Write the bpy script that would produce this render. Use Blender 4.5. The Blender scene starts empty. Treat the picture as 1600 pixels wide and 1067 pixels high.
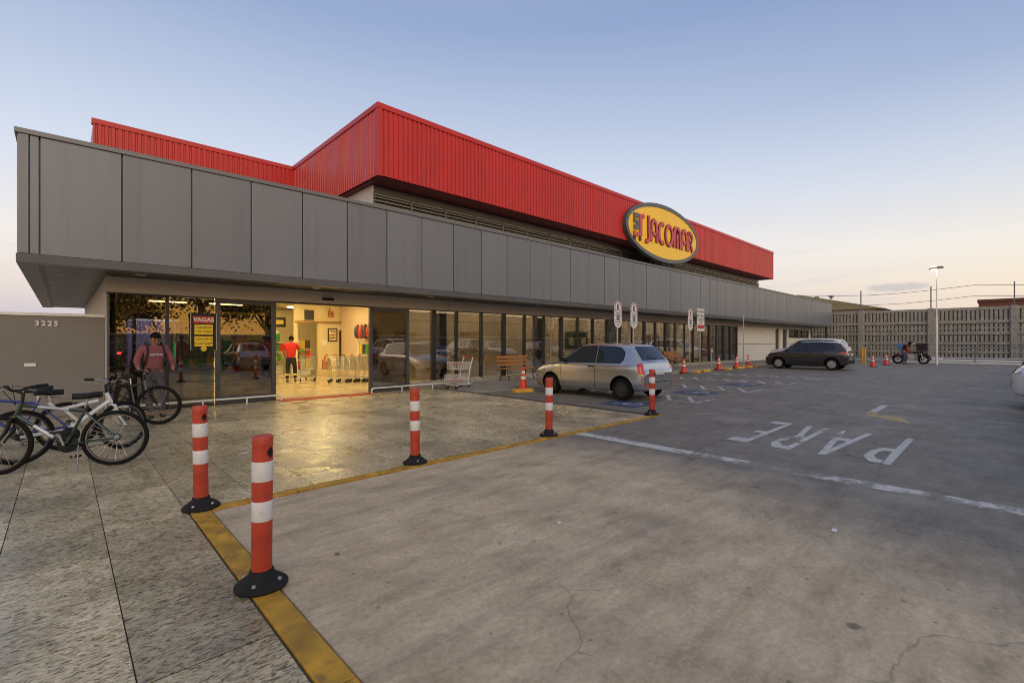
import bpy, bmesh, math, random
from mathutils import Vector, Matrix, Euler
from mathutils.bvhtree import BVHTree
from mathutils.geometry import tessellate_polygon
random.seed(7)
R = math.radians
S = bpy.context.scene
COL = S.collection

# ------------------------------------------------------------------ camera
YAW = R(46.45)                                   # forward direction, measured from the facade axis (+X)
cam_d = bpy.data.cameras.new('camera'); cam = bpy.data.objects.new('camera', cam_d); COL.objects.link(cam)
cam.location = (0, 0, 1.5)
cam.rotation_euler = (R(90), 0, YAW - R(90))
cam_d.sensor_width = 36; cam_d.lens = 36 * 738 / 1600
cam_d.clip_start = 0.05; cam_d.clip_end = 3000
S.camera = cam

# ------------------------------------------------------------------ sky: dusk, the sun gone down behind the camera
SUN_AZ = Vector((-0.40, -0.917, 0)).normalized()
W = bpy.data.worlds.new('World'); S.world = W; W.use_nodes = True
nt = W.node_tree; N = nt.nodes; L = nt.links
for n in list(N): N.remove(n)
def wn(t, **k):
    n = N.new(t)
    for a, b in k.items(): setattr(n, a, b)
    return n
out = wn('ShaderNodeOutputWorld'); bg = wn('ShaderNodeBackground'); L.new(bg.outputs[0], out.inputs[0])
tc = wn('ShaderNodeTexCoord'); nrm = wn('ShaderNodeVectorMath', operation='NORMALIZE'); L.new(tc.outputs['Generated'], nrm.inputs[0])
sep = wn('ShaderNodeSeparateXYZ'); L.new(nrm.outputs[0], sep.inputs[0])
dot = wn('ShaderNodeVectorMath', operation='DOT_PRODUCT'); L.new(nrm.outputs[0], dot.inputs[0]); dot.inputs[1].default_value = SUN_AZ
def wramp(stops, src):
    r = wn('ShaderNodeValToRGB'); e = r.color_ramp.elements
    while len(e) < len(stops): e.new(0.5)
    for el, (p, c) in zip(e, stops): el.position = p; el.color = (*c, 1)
    L.new(src, r.inputs[0]); return r
# elevation ramps: facing away from the sunset, across it, and into it
away = wramp([(0, (.40, .40, .50)), (.04, (.42, .42, .53)), (.085, (.56, .50, .52)), (.16, (.66, .61, .61)), (.30, (.50, .54, .65)), (.55, (.23, .30, .48)), (1, (.30, .32, .38))], sep.outputs['Z'])
side = wramp([(0, (.80, .60, .38)), (.06, (.79, .64, .45)), (.14, (.72, .67, .59)), (.26, (.48, .52, .61)), (.40, (.22, .29, .48)), (.58, (.125, .19, .39)), (1, (.28, .30, .37))], sep.outputs['Z'])
into = wramp([(0, (1.0, .44, .07)), (.10, (1.0, .52, .11)), (.22, (.95, .62, .28)), (.36, (.80, .66, .52)), (.55, (.46, .48, .54)), (1, (.30, .31, .36))], sep.outputs['Z'])
f1 = wn('ShaderNodeMapRange'); f1.interpolation_type = 'SMOOTHSTEP'; f1.inputs[1].default_value = -1.0; f1.inputs[2].default_value = 0.05; L.new(dot.outputs['Value'], f1.inputs[0])
f2 = wn('ShaderNodeMapRange'); f2.interpolation_type = 'SMOOTHSTEP'; f2.inputs[1].default_value = 0.25; f2.inputs[2].default_value = 0.92; L.new(dot.outputs['Value'], f2.inputs[0])
m1 = wn('ShaderNodeMixRGB'); L.new(f1.outputs[0], m1.inputs[0]); L.new(away.outputs[0], m1.inputs[1]); L.new(side.outputs[0], m1.inputs[2])
m2 = wn('ShaderNodeMixRGB'); L.new(f2.outputs[0], m2.inputs[0]); L.new(m1.outputs[0], m2.inputs[1]); L.new(into.outputs[0], m2.inputs[2])
sky = wn('ShaderNodeTexSky', sky_type='NISHITA'); sky.sun_disc = False; sky.sun_elevation = R(1.5); sky.sun_rotation = R(203.6)
sm = wn('ShaderNodeVectorMath', operation='SCALE'); sm.inputs[3].default_value = 0.06; L.new(sky.outputs[0], sm.inputs[0])
# thin high streaks of cloud
mp = wn('ShaderNodeMapping'); mp.inputs['Scale'].default_value = (2.2, 2.2, 26); L.new(nrm.outputs[0], mp.inputs[0])
cn = wn('ShaderNodeTexNoise'); cn.inputs['Scale'].default_value = 1.6; cn.inputs['Detail'].default_value = 6; cn.inputs['Roughness'].default_value = .55; L.new(mp.outputs[0], cn.inputs[0])
cr = wn('ShaderNodeMapRange'); cr.inputs[1].default_value = .56; cr.inputs[2].default_value = .70; L.new(cn.outputs[0], cr.inputs[0])
ce = wn('ShaderNodeMapRange'); ce.inputs[1].default_value = .22; ce.inputs[2].default_value = .08; ce.inputs[3].default_value = 0; ce.inputs[4].default_value = .42; L.new(sep.outputs['Z'], ce.inputs[0])
cm = wn('ShaderNodeMath', operation='MULTIPLY'); L.new(cr.outputs[0], cm.inputs[0]); L.new(ce.outputs[0], cm.inputs[1])
m3 = wn('ShaderNodeMixRGB'); L.new(cm.outputs[0], m3.inputs[0]); L.new(m2.outputs[0], m3.inputs[1]); m3.inputs[2].default_value = (.42, .43, .52, 1)
CD = Vector((math.cos(YAW), math.sin(YAW), 0)) + Vector((math.sin(YAW), -math.cos(YAW), 0)) * .815 + Vector((0, 0, .115)); CD.normalize()
ct = Vector((-CD.y, CD.x, 0)).normalized(); cu_ = CD.cross(ct).normalized() * -1
def wdot(v, k):
    n = wn('ShaderNodeVectorMath', operation='DOT_PRODUCT'); L.new(nrm.outputs[0], n.inputs[0]); n.inputs[1].default_value = v * k; return n.outputs['Value']
def wmath(op, a, b):
    n = wn('ShaderNodeMath', operation=op)
    for i, q in ((0, a), (1, b)):
        if hasattr(q, 'links'): L.new(q, n.inputs[i])
        else: n.inputs[i].default_value = q
    return n.outputs[0]
ea, eb = wdot(ct, 1/.042), wmath('SUBTRACT', wdot(cu_, 1/.0075), 0.0)
rr_ = wmath('ADD', wmath('MULTIPLY', ea, ea), wmath('MULTIPLY', eb, eb))
cn2 = wn('ShaderNodeTexNoise'); cn2.inputs['Scale'].default_value = 60; cn2.inputs['Detail'].default_value = 5; L.new(nrm.outputs[0], cn2.inputs[0])
rr_ = wmath('ADD', rr_, wmath('MULTIPLY', wmath('SUBTRACT', cn2.outputs[0], .5), 2.2))
cf = wn('ShaderNodeMapRange'); cf.interpolation_type = 'SMOOTHSTEP'; cf.inputs[1].default_value = 1.3; cf.inputs[2].default_value = .1; cf.inputs[4].default_value = .55; L.new(rr_, cf.inputs[0])
fr_ = wmath('GREATER_THAN', wdot(CD, 1.), .9); cf2 = wmath('MULTIPLY', cf.outputs[0], fr_)
m3b = wn('ShaderNodeMixRGB'); L.new(cf2, m3b.inputs[0]); L.new(m3.outputs[0], m3b.inputs[1]); m3b.inputs[2].default_value = (.30, .31, .40, 1)
ad = wn('ShaderNodeVectorMath', operation='ADD'); L.new(m3b.outputs[0], ad.inputs[0]); L.new(sm.outputs[0], ad.inputs[1])
L.new(ad.outputs[0], bg.inputs[0]); bg.inputs[1].default_value = 0.86
sun_d = bpy.data.lights.new('sun', 'SUN'); sun = bpy.data.objects.new('sun', sun_d); COL.objects.link(sun)
sun_d.energy = 0.9; sun_d.angle = R(50); sun_d.color = (1, .88, .75)
sv = Vector((SUN_AZ.x, SUN_AZ.y, math.tan(R(14)))).normalized()
sun.rotation_euler = sv.to_track_quat('Z', 'Y').to_euler(); sun.location = (0, -20, 20)
S.view_settings.view_transform = 'Standard'; S.view_settings.look = 'None'; S.view_settings.exposure = 0.5; S.view_settings.gamma = 1
S.render.engine = 'CYCLES'; S.cycles.filter_width = 1.0; S.cycles.max_bounces = 8; S.cycles.transparent_max_bounces = 12

# ------------------------------------------------------------------ materials
def new_mat(name):
    m = bpy.data.materials.new(name); m.use_nodes = True
    t = m.node_tree; b = t.nodes['Principled BSDF']; return m, t, b
def tnode(t, ty, ins=None, **k):
    n = t.nodes.new(ty)
    for a, v in k.items(): setattr(n, a, v)
    for a, v in (ins or {}).items(): n.inputs[a].default_value = v
    return n
MATS = {}
def mat(name, col, rough=.5, metal=0., var=.12, scale=6., bump=0., bscale=60., coat=0., emit=None, es=0., spec=.5, dirt=0., rnd=0., streak=0.):
    """plain painted / moulded surface: colour with a little cloudy variation and grain"""
    if name in MATS: return MATS[name]
    m, t, b = new_mat(name); l = t.links
    tcn = tnode(t, 'ShaderNodeTexCoord')
    nz = tnode(t, 'ShaderNodeTexNoise', {'Scale': scale, 'Detail': 5.}); l.new(tcn.outputs['Object'], nz.inputs[0])
    mr = tnode(t, 'ShaderNodeMapRange', {3: 1 - var, 4: 1 + var}); mr.inputs[1].default_value = .3; mr.inputs[2].default_value = .7
    l.new(nz.outputs[0], mr.inputs[0])
    mx = tnode(t, 'ShaderNodeVectorMath', operation='SCALE'); mx.inputs[0].default_value = col; l.new(mr.outputs[0], mx.inputs[3])
    src = mx.outputs[0]
    if rnd:
        oi = tnode(t, 'ShaderNodeObjectInfo'); ro = tnode(t, 'ShaderNodeMapRange', {3: 1 - rnd, 4: 1 + rnd}); l.new(oi.outputs['Random'], ro.inputs[0])
        m5 = tnode(t, 'ShaderNodeVectorMath', operation='SCALE'); l.new(src, m5.inputs[0]); l.new(ro.outputs[0], m5.inputs[3]); src = m5.outputs[0]
    if streak:                                        # rain streaks running down
        gg = tnode(t, 'ShaderNodeNewGeometry'); mp_ = tnode(t, 'ShaderNodeMapping'); mp_.inputs['Scale'].default_value = (5.5, 5.5, .22); l.new(gg.outputs['Position'], mp_.inputs[0])
        ns_ = tnode(t, 'ShaderNodeTexNoise', {'Scale': 1., 'Detail': 6., 'Roughness': .6}); l.new(mp_.outputs[0], ns_.inputs[0])
        rs_ = tnode(t, 'ShaderNodeMapRange', {1: .50, 2: .75, 3: 0., 4: streak}); l.new(ns_.outputs[0], rs_.inputs[0])
        m6 = tnode(t, 'ShaderNodeMixRGB'); l.new(rs_.outputs[0], m6.inputs[0]); l.new(src, m6.inputs[1]); m6.inputs[2].default_value = (.10, .085, .07, 1); src = m6.outputs[0]
    if dirt:
        n2 = tnode(t, 'ShaderNodeTexNoise', {'Scale': scale * 2.3, 'Detail': 8., 'Roughness': .7}); l.new(tcn.outputs['Object'], n2.inputs[0])
        r2 = tnode(t, 'ShaderNodeMapRange', {1: .52, 2: .72, 3: 0., 4: dirt}); l.new(n2.outputs[0], r2.inputs[0])
        mm = tnode(t, 'ShaderNodeMixRGB'); l.new(r2.outputs[0], mm.inputs[0]); l.new(src, mm.inputs[1]); mm.inputs[2].default_value = (.06, .05, .045, 1); src = mm.outputs[0]
    l.new(src, b.inputs['Base Color'])
    rr = tnode(t, 'ShaderNodeMapRange', {1: .3, 2: .7, 3: max(.02, rough * .85), 4: min(1, rough * 1.15)}); l.new(nz.outputs[0], rr.inputs[0]); l.new(rr.outputs[0], b.inputs['Roughness'])
    b.inputs['Metallic'].default_value = metal; b.inputs['Coat Weight'].default_value = coat; b.inputs['Coat Roughness'].default_value = .06
    b.inputs['Specular IOR Level'].default_value = spec
    if bump:
        nb = tnode(t, 'ShaderNodeTexNoise', {'Scale': bscale, 'Detail': 4.}); l.new(tcn.outputs['Object'], nb.inputs[0])
        bp = tnode(t, 'ShaderNodeBump', {'Strength': bump, 'Distance': .01}); l.new(nb.outputs[0], bp.inputs['Height']); l.new(bp.outputs[0], b.inputs['Normal'])
    if emit: b.inputs['Emission Color'].default_value = (*emit, 1); b.inputs['Emission Strength'].default_value = es
    MATS[name] = m; return m

def glass_mat(name, tint, refl=1.0, rough=0.):
    m, t, b = new_mat(name); l = t.links; t.nodes.remove(b)
    o = t.nodes['Material Output']
    tr = tnode(t, 'ShaderNodeBsdfTransparent'); tr.inputs[0].default_value = (*tint, 1)
    gl = tnode(t, 'ShaderNodeBsdfGlossy'); gl.inputs['Roughness'].default_value = rough; gl.inputs[0].default_value = (1, 1, 1, 1)
    lw = tnode(t, 'ShaderNodeLayerWeight'); lw.inputs[0].default_value = .5
    pw_ = tnode(t, 'ShaderNodeMath', operation='POWER'); l.new(lw.outputs['Facing'], pw_.inputs[0]); pw_.inputs[1].default_value = 4.
    mu = tnode(t, 'ShaderNodeMath', operation='MULTIPLY_ADD'); mu.inputs[1].default_value = .9; mu.inputs[2].default_value = .075 * refl; mu.use_clamp = True; l.new(pw_.outputs[0], mu.inputs[0])
    mx = tnode(t, 'ShaderNodeMixShader'); l.new(mu.outputs[0], mx.inputs[0]); l.new(tr.outputs[0], mx.inputs[1]); l.new(gl.outputs[0], mx.inputs[2])
    l.new(mx.outputs[0], o.inputs[0]); MATS[name] = m; return m

def ground_mat():
    m, t, b = new_mat('concrete_yard'); l = t.links
    g = tnode(t, 'ShaderNodeNewGeometry'); P = g.outputs['Position']
    def noise(sc, det=6., ro=.6, vec=P, dist=0.):
        n = tnode(t, 'ShaderNodeTexNoise', {'Scale': sc, 'Detail': det, 'Roughness': ro, 'Distortion': dist}); l.new(vec, n.inputs[0]); return n.outputs[0]
    def mr(src, a, b_, c, d):
        n = tnode(t, 'ShaderNodeMapRange', {1: a, 2: b_, 3: c, 4: d}); l.new(src, n.inputs[0]); return n.outputs[0]
    def mix(f, a, c, bt='MIX'):
        n = tnode(t, 'ShaderNodeMixRGB', blend_type=bt)
        for i, s in ((0, f), (1, a), (2, c)):
            if hasattr(s, 'links'): l.new(s, n.inputs[i])
            elif i == 0: n.inputs[0].default_value = s
            else: n.inputs[i].default_value = (*s, 1)
        return n.outputs[0]
    def math_(op, a, c):
        n = tnode(t, 'ShaderNodeMath', operation=op)
        for i, s in ((0, a), (1, c)):
            if hasattr(s, 'links'): l.new(s, n.inputs[i])
            else: n.inputs[i].default_value = s
        return n.outputs[0]
    sp = tnode(t, 'ShaderNodeSeparateXYZ'); l.new(P, sp.inputs[0])
    big = noise(.35, 4); mid = noise(1.3, 8, .68); fine = noise(28, 4, .7)
    # older brown apron near the kerb, darker driven lane further out (the two were cast at different times)
    xx = math_('ADD', sp.outputs['X'], math_('MULTIPLY', math_('SUBTRACT', big, .5), 3.2))
    xx = math_('ADD', xx, math_('MULTIPLY', math_('SUBTRACT', mid, .5), 1.4))
    xx = math_('ADD', xx, math_('MULTIPLY', math_('SUBTRACT', 3.0, sp.outputs['Y']), .25))
    lane = mr(xx, 4.3, 6.0, 0, 1)
    mpt = tnode(t, 'ShaderNodeMapping'); mpt.inputs['Rotation'].default_value = (0, 0, R(-22)); mpt.inputs['Scale'].default_value = (1.1, 3.4, 1); l.new(P, mpt.inputs[0])
    tex = math_('ADD', math_('MULTIPLY', noise(2.1, 10, .72), .5), math_('MULTIPLY', noise(1.6, 10, .74, mpt.outputs[0], .3), .5))
    brown = mix(mr(tex, .35, .63, 0, 1), (.37, .27, .155), (.82, .645, .42))
    brown = mix(mr(noise(1.1, 8, .62), .50, .64, 0, .35), brown, (.42, .32, .20))
    brown = mix(mr(noise(4.2, 8, .7), .56, .66, 0, .55), brown, (.56, .42, .225))
    grey = mix(mr(tex, .36, .64, 0, 1), (.115, .099, .079), (.265, .233, .19))
    grey = mix(mr(noise(.9, 8, .62), .52, .66, 0, .6), grey, (.31, .28, .232))
    col = mix(lane, brown, grey)
    # tyre streaks along the driving direction
    mpn = tnode(t, 'ShaderNodeMapping'); mpn.inputs['Rotation'].default_value = (0, 0, R(28)); mpn.inputs['Scale'].default_value = (.35, 3.2, 1); l.new(P, mpn.inputs[0])
    st = noise(1.1, 9, .72, mpn.outputs[0], .2)
    col = mix(mr(st, .52, .74, 0, .45), col, (.12, .10, .075))
    # small spalls and stains
    vo = tnode(t, 'ShaderNodeTexVoronoi', {'Scale': 1.9, 'Randomness': 1.}); l.new(P, vo.inputs[0])
    ds = math_('ADD', vo.outputs['Distance'], math_('MULTIPLY', math_('SUBTRACT', noise(9, 3), .5), .22))
    spot = mr(ds, .05, .085, 1, 0)
    col = mix(math_('MULTIPLY', spot, .75), col, (.06, .052, .045))
    vo2 = tnode(t, 'ShaderNodeTexVoronoi', {'Scale': .55, 'Randomness': 1.}); l.new(P, vo2.inputs[0])
    d2 = math_('ADD', vo2.outputs['Distance'], math_('MULTIPLY', math_('SUBTRACT', noise(3, 4), .5), .4))
    col = mix(mr(d2, .02, .24, .45, 0), col, (.09, .078, .068))
    col = mix(mr(fine, .3, .62, .30, 0), col, (.06, .05, .04))
    grit = noise(95, 3, .6); col = mix(mr(grit, .55, .72, 0, .35), col, (.62, .54, .43))
    v3 = tnode(t, 'ShaderNodeTexVoronoi', {'Scale': 7., 'Randomness': 1.}); l.new(P, v3.inputs[0])
    d3 = math_('ADD', v3.outputs['Distance'], math_('MULTIPLY', math_('SUBTRACT', noise(22, 3), .5), .5))
    col = mix(mr(d3, .02, .10, .55, 0), col, (.055, .046, .038))
    wv = tnode(t, 'ShaderNodeMapping'); wv.inputs['Rotation'].default_value = (0, 0, R(-35)); wv.inputs['Scale'].default_value = (1.2, 14, 1); l.new(P, wv.inputs[0])
    scr = noise(1.6, 6, .75, wv.outputs[0], .5); col = mix(mr(scr, .60, .74, 0, .32), col, (.52, .44, .34))
    wp = tnode(t, 'ShaderNodeVectorMath', operation='ADD'); nw = tnode(t, 'ShaderNodeTexNoise', {'Scale': 1.4, 'Detail': 5.}); l.new(P, nw.inputs[0]); l.new(P, wp.inputs[0]); nws = tnode(t, 'ShaderNodeVectorMath', operation='SCALE'); nws.inputs[3].default_value = .4; l.new(nw.outputs['Color'], nws.inputs[0]); l.new(nws.outputs[0], wp.inputs[1])
    vc = tnode(t, 'ShaderNodeTexVoronoi', {'Scale': .42}, feature='DISTANCE_TO_EDGE'); l.new(wp.outputs[0], vc.inputs[0])
    crk = math_('MULTIPLY', mr(vc.outputs['Distance'], .0005, .003, 1, 0), mr(noise(.5, 3), .5, .56, 0, 1))
    col = mix(math_('MULTIPLY', crk, .35), col, (.05, .042, .034))
    l.new(col, b.inputs['Base Color'])
    l.new(mr(mid, .3, .7, .52, .78), b.inputs['Roughness'])
    bp = tnode(t, 'ShaderNodeBump', {'Strength': .35, 'Distance': .012})
    l.new(math_('ADD', math_('MULTIPLY', fine, .5), math_('SUBTRACT', mid, math_('MULTIPLY', spot, .8))), bp.inputs['Height']); l.new(bp.outputs[0], b.inputs['Normal'])
    return m

def granite_mat(name='granite', warm=1.0):
    m, t, b = new_mat(name); l = t.links
    g = tnode(t, 'ShaderNodeNewGeometry'); oi = tnode(t, 'ShaderNodeObjectInfo')
    mp = tnode(t, 'ShaderNodeMapping'); mp.inputs['Scale'].default_value = (22, 50, 22); mp.inputs['Rotation'].default_value = (0, 0, R(-16)); l.new(g.outputs['Position'], mp.inputs[0])
    off = tnode(t, 'ShaderNodeVectorMath', operation='SCALE'); off.inputs[0].default_value = (61, 37, 0); l.new(oi.outputs['Random'], off.inputs[3])
    ad = tnode(t, 'ShaderNodeVectorMath', operation='ADD'); l.new(mp.outputs[0], ad.inputs[0]); l.new(off.outputs[0], ad.inputs[1])
    n1 = tnode(t, 'ShaderNodeTexNoise', {'Scale': 1., 'Detail': 5., 'Roughness': .65, 'Distortion': 1.2}); l.new(ad.outputs[0], n1.inputs[0])
    n2 = tnode(t, 'ShaderNodeTexNoise', {'Scale': 2.4, 'Detail': 4., 'Roughness': .6, 'Distortion': .8}); l.new(g.outputs['Position'], n2.inputs[0])
    n3 = tnode(t, 'ShaderNodeTexNoise', {'Scale': .9, 'Detail': 5.}); l.new(g.outputs['Position'], n3.inputs[0])
    cr = tnode(t, 'ShaderNodeValToRGB'); e = cr.color_ramp.elements
    for p in (.44, .53, .62): e.new(p)
    for el, (p, c) in zip(e, ((.28, (.05, .045, .042)), (.38, (.17, .138, .098)), (.44, (.43, .335, .19)), (.53, (.74, .60, .36)), (.68, (.90, .77, .52)))): el.position = p; el.color = (*c, 1)
    l.new(n1.outputs[0], cr.inputs[0])
    sc = tnode(t, 'ShaderNodeMath', operation='MULTIPLY_ADD'); sc.inputs[1].default_value = .42; sc.inputs[2].default_value = .72; l.new(oi.outputs['Random'], sc.inputs[0])
    r2 = tnode(t, 'ShaderNodeMapRange', {1: .35, 2: .68, 3: .70, 4: 1.08}); l.new(n2.outputs[0], r2.inputs[0])
    r3 = tnode(t, 'ShaderNodeMapRange', {1: .35, 2: .65, 3: .75, 4: 1.1}); l.new(n3.outputs[0], r3.inputs[0])
    mm = tnode(t, 'ShaderNodeMath', operation='MULTIPLY'); l.new(sc.outputs[0], mm.inputs[0]); l.new(r2.outputs[0], mm.inputs[1])
    m4 = tnode(t, 'ShaderNodeMath', operation='MULTIPLY'); l.new(mm.outputs[0], m4.inputs[0]); l.new(r3.outputs[0], m4.inputs[1])
    vs = tnode(t, 'ShaderNodeVectorMath', operation='SCALE'); l.new(cr.outputs[0], vs.inputs[0]); l.new(m4.outputs[0], vs.inputs[3])
    l.new(vs.outputs[0], b.inputs['Base Color'])
    rr = tnode(t, 'ShaderNodeMapRange', {1: .3, 2: .7, 3: .18, 4: .44}); l.new(n2.outputs[0], rr.inputs[0]); l.new(rr.outputs[0], b.inputs['Roughness'])
    bp = tnode(t, 'ShaderNodeBump', {'Strength': .16, 'Distance': .005}); l.new(n1.outputs[0], bp.inputs['Height']); l.new(bp.outputs[0], b.inputs['Normal'])
    return m

def worn_paint(name, col, wear=.5, scale=5.):
    """road paint rubbed through to the slab"""
    m, t, b = new_mat(name); l = t.links; o = t.nodes['Material Output']
    g = tnode(t, 'ShaderNodeNewGeometry')
    n1 = tnode(t, 'ShaderNodeTexNoise', {'Scale': scale, 'Detail': 9., 'Roughness': .72}); l.new(g.outputs['Position'], n1.inputs[0])
    n2 = tnode(t, 'ShaderNodeTexNoise', {'Scale': scale * .3, 'Detail': 3.}); l.new(g.outputs['Position'], n2.inputs[0])
    av = tnode(t, 'ShaderNodeMath', operation='ADD'); l.new(n1.outputs[0], av.inputs[0]); l.new(n2.outputs[0], av.inputs[1])
    r = tnode(t, 'ShaderNodeMapRange', {1: .62 + wear * .4, 2: .72 + wear * .45, 3: .12, 4: .92}); l.new(av.outputs[0], r.inputs[0])
    r2 = tnode(t, 'ShaderNodeMapRange', {1: .3, 2: .7, 3: .7, 4: 1.1}); l.new(n1.outputs[0], r2.inputs[0])
    vs = tnode(t, 'ShaderNodeVectorMath', operation='SCALE'); vs.inputs[0].default_value = col; l.new(r2.outputs[0], vs.inputs[3]); l.new(vs.outputs[0], b.inputs['Base Color'])
    b.inputs['Roughness'].default_value = .6
    tr = tnode(t, 'ShaderNodeBsdfTransparent'); mx = tnode(t, 'ShaderNodeMixShader')
    l.new(r.outputs[0], mx.inputs[0]); l.new(tr.outputs[0], mx.inputs[1]); l.new(b.outputs[0], mx.inputs[2]); l.new(mx.outputs[0], o.inputs[0]); MATS[name] = m; return m

YARD = ground_mat(); GRAN = granite_mat()
GROUTP = mat('dark_paving_joint', (.075, .064, .05), .9)
PANEL = mat('graphite_panel', (.175, .188, .212), .42, .2, .06, 1.2, .03, 9, rnd=.06, streak=.25)
TRIM = mat('graphite_trim', (.16, .163, .17), .42, .3, .06, 2)
DARKTRIM = mat('black_trim', (.018, .018, .02), .4)
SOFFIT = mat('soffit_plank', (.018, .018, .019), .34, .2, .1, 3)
RED = mat('red_sheet', (.50, .022, .018), .42, 0, .08, 1.5, rnd=.05, streak=.22)
REDUNDER = mat('red_underside', (.16, .012, .012), .6)
WHITEW = mat('white_render', (.62, .60, .56), .8, 0, .05, 2, .1, 40)
HEADER = mat('header_render', (.52, .47, .41), .7, 0, .05, 2)
GREYWALL = mat('grey_textured_render', (.20, .19, .175), .85, 0, .08, 2, .5, 90)
SLAT = mat('louvre_aluminium', (.50, .48, .46), .4, .5, .1, 3)
ALU = mat('anodised_frame', (.085, .086, .09), .38, .5, .06, 3)
GLASS = glass_mat('shop_glass', (.64, .62, .58), 2.9)
GLASSD = glass_mat('dark_film_glass', (.30, .29, .27), 2.6)
CREAM = mat('cream_wall', (.68, .58, .36), .7, 0, .05, 2)
CORR = mat('corridor_panel', (.56, .50, .39), .6, 0, .1, 2)
INFLOOR = mat('polished_floor', (.50, .42, .28), .18, 0, .12, 1.2)
CEIL = mat('ceiling_board', (.60, .55, .44), .8)
LAMPM = mat('lamp_panel', (1, .95, .8), .5, emit=(1, .74, .30), es=34)
LAMPC = mat('corridor_lamp', (1, .95, .8), .5, emit=(1, .80, .52), es=26)
WHITE = mat('white_paint', (.72, .72, .70), .45, 0, .06, 6, dirt=.25)
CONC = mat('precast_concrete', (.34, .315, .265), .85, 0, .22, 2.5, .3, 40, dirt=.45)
CONCD = mat('slot_shade_concrete', (.20, .185, .155), .9)  # wall concrete with the shade inside the slots put into its colour
KERBST = mat('kerb_stone', (.33, .30, .24), .8, 0, .25, 4, .4, 50, dirt=.35)
GROUT = mat('joint_mortar', (.13, .112, .092), .9)
SIDEW = mat('pavement_concrete', (.27, .25, .215), .75, 0, .2, 1.6, .3, 60, dirt=.35)
YEL = mat('yellow_kerb_paint', (.50, .265, .02), .5, 0, .38, 5, .35, 40, dirt=.8)
YELB = mat('yellow_block', (.66, .34, .03), .6, 0, .2, 9, .2, 50, dirt=.3)
ORANGE = mat('orange_red_plastic', (.50, .055, .025), .48, 0, .16, 5, dirt=.45)
REFL = mat('reflective_band', (.74, .73, .72), .35, 0, .06, 9, dirt=.25)
RUBBER = mat('black_rubber', (.016, .015, .015), .7, 0, .3, 20, .2, 80, spec=.25)
TYRE = mat('tyre', (.008, .008, .008), .8, 0, .2, 20, spec=.2)
CHROME = mat('chrome', (.62, .62, .62), .18, 1, .05)
STEEL = mat('galvanised', (.42, .42, .41), .38, .8, .1, 8)
BLACK = mat('black_plastic', (.009, .009, .010), .5, spec=.3)
CGLASS = mat('car_glass', (.010, .012, .014), .05, 0, .0, 2, spec=.8)
LENS = mat('lamp_lens', (.62, .64, .66), .08, .2, coat=1)
TAIL = mat('tail_lens', (.45, .012, .012), .12, coat=1, emit=(1, .03, .02), es=.05)
WOOD = mat('bench_wood', (.36, .155, .045), .5, 0, .25, 9, .2, 30)
IRON = mat('cast_iron', (.02, .02, .02), .5)
BLUEP = worn_paint('blue_road_paint', (.045, .085, .20), .42, 4)
WHITEP = worn_paint('white_road_paint', (.62, .61, .58), .40, 4)
WHITEW2 = worn_paint('white_line_paint', (.66, .64, .60), .72, 2.6)
YELP = worn_paint('yellow_road_paint', (.48, .34, .14), .35, 5)

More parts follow.
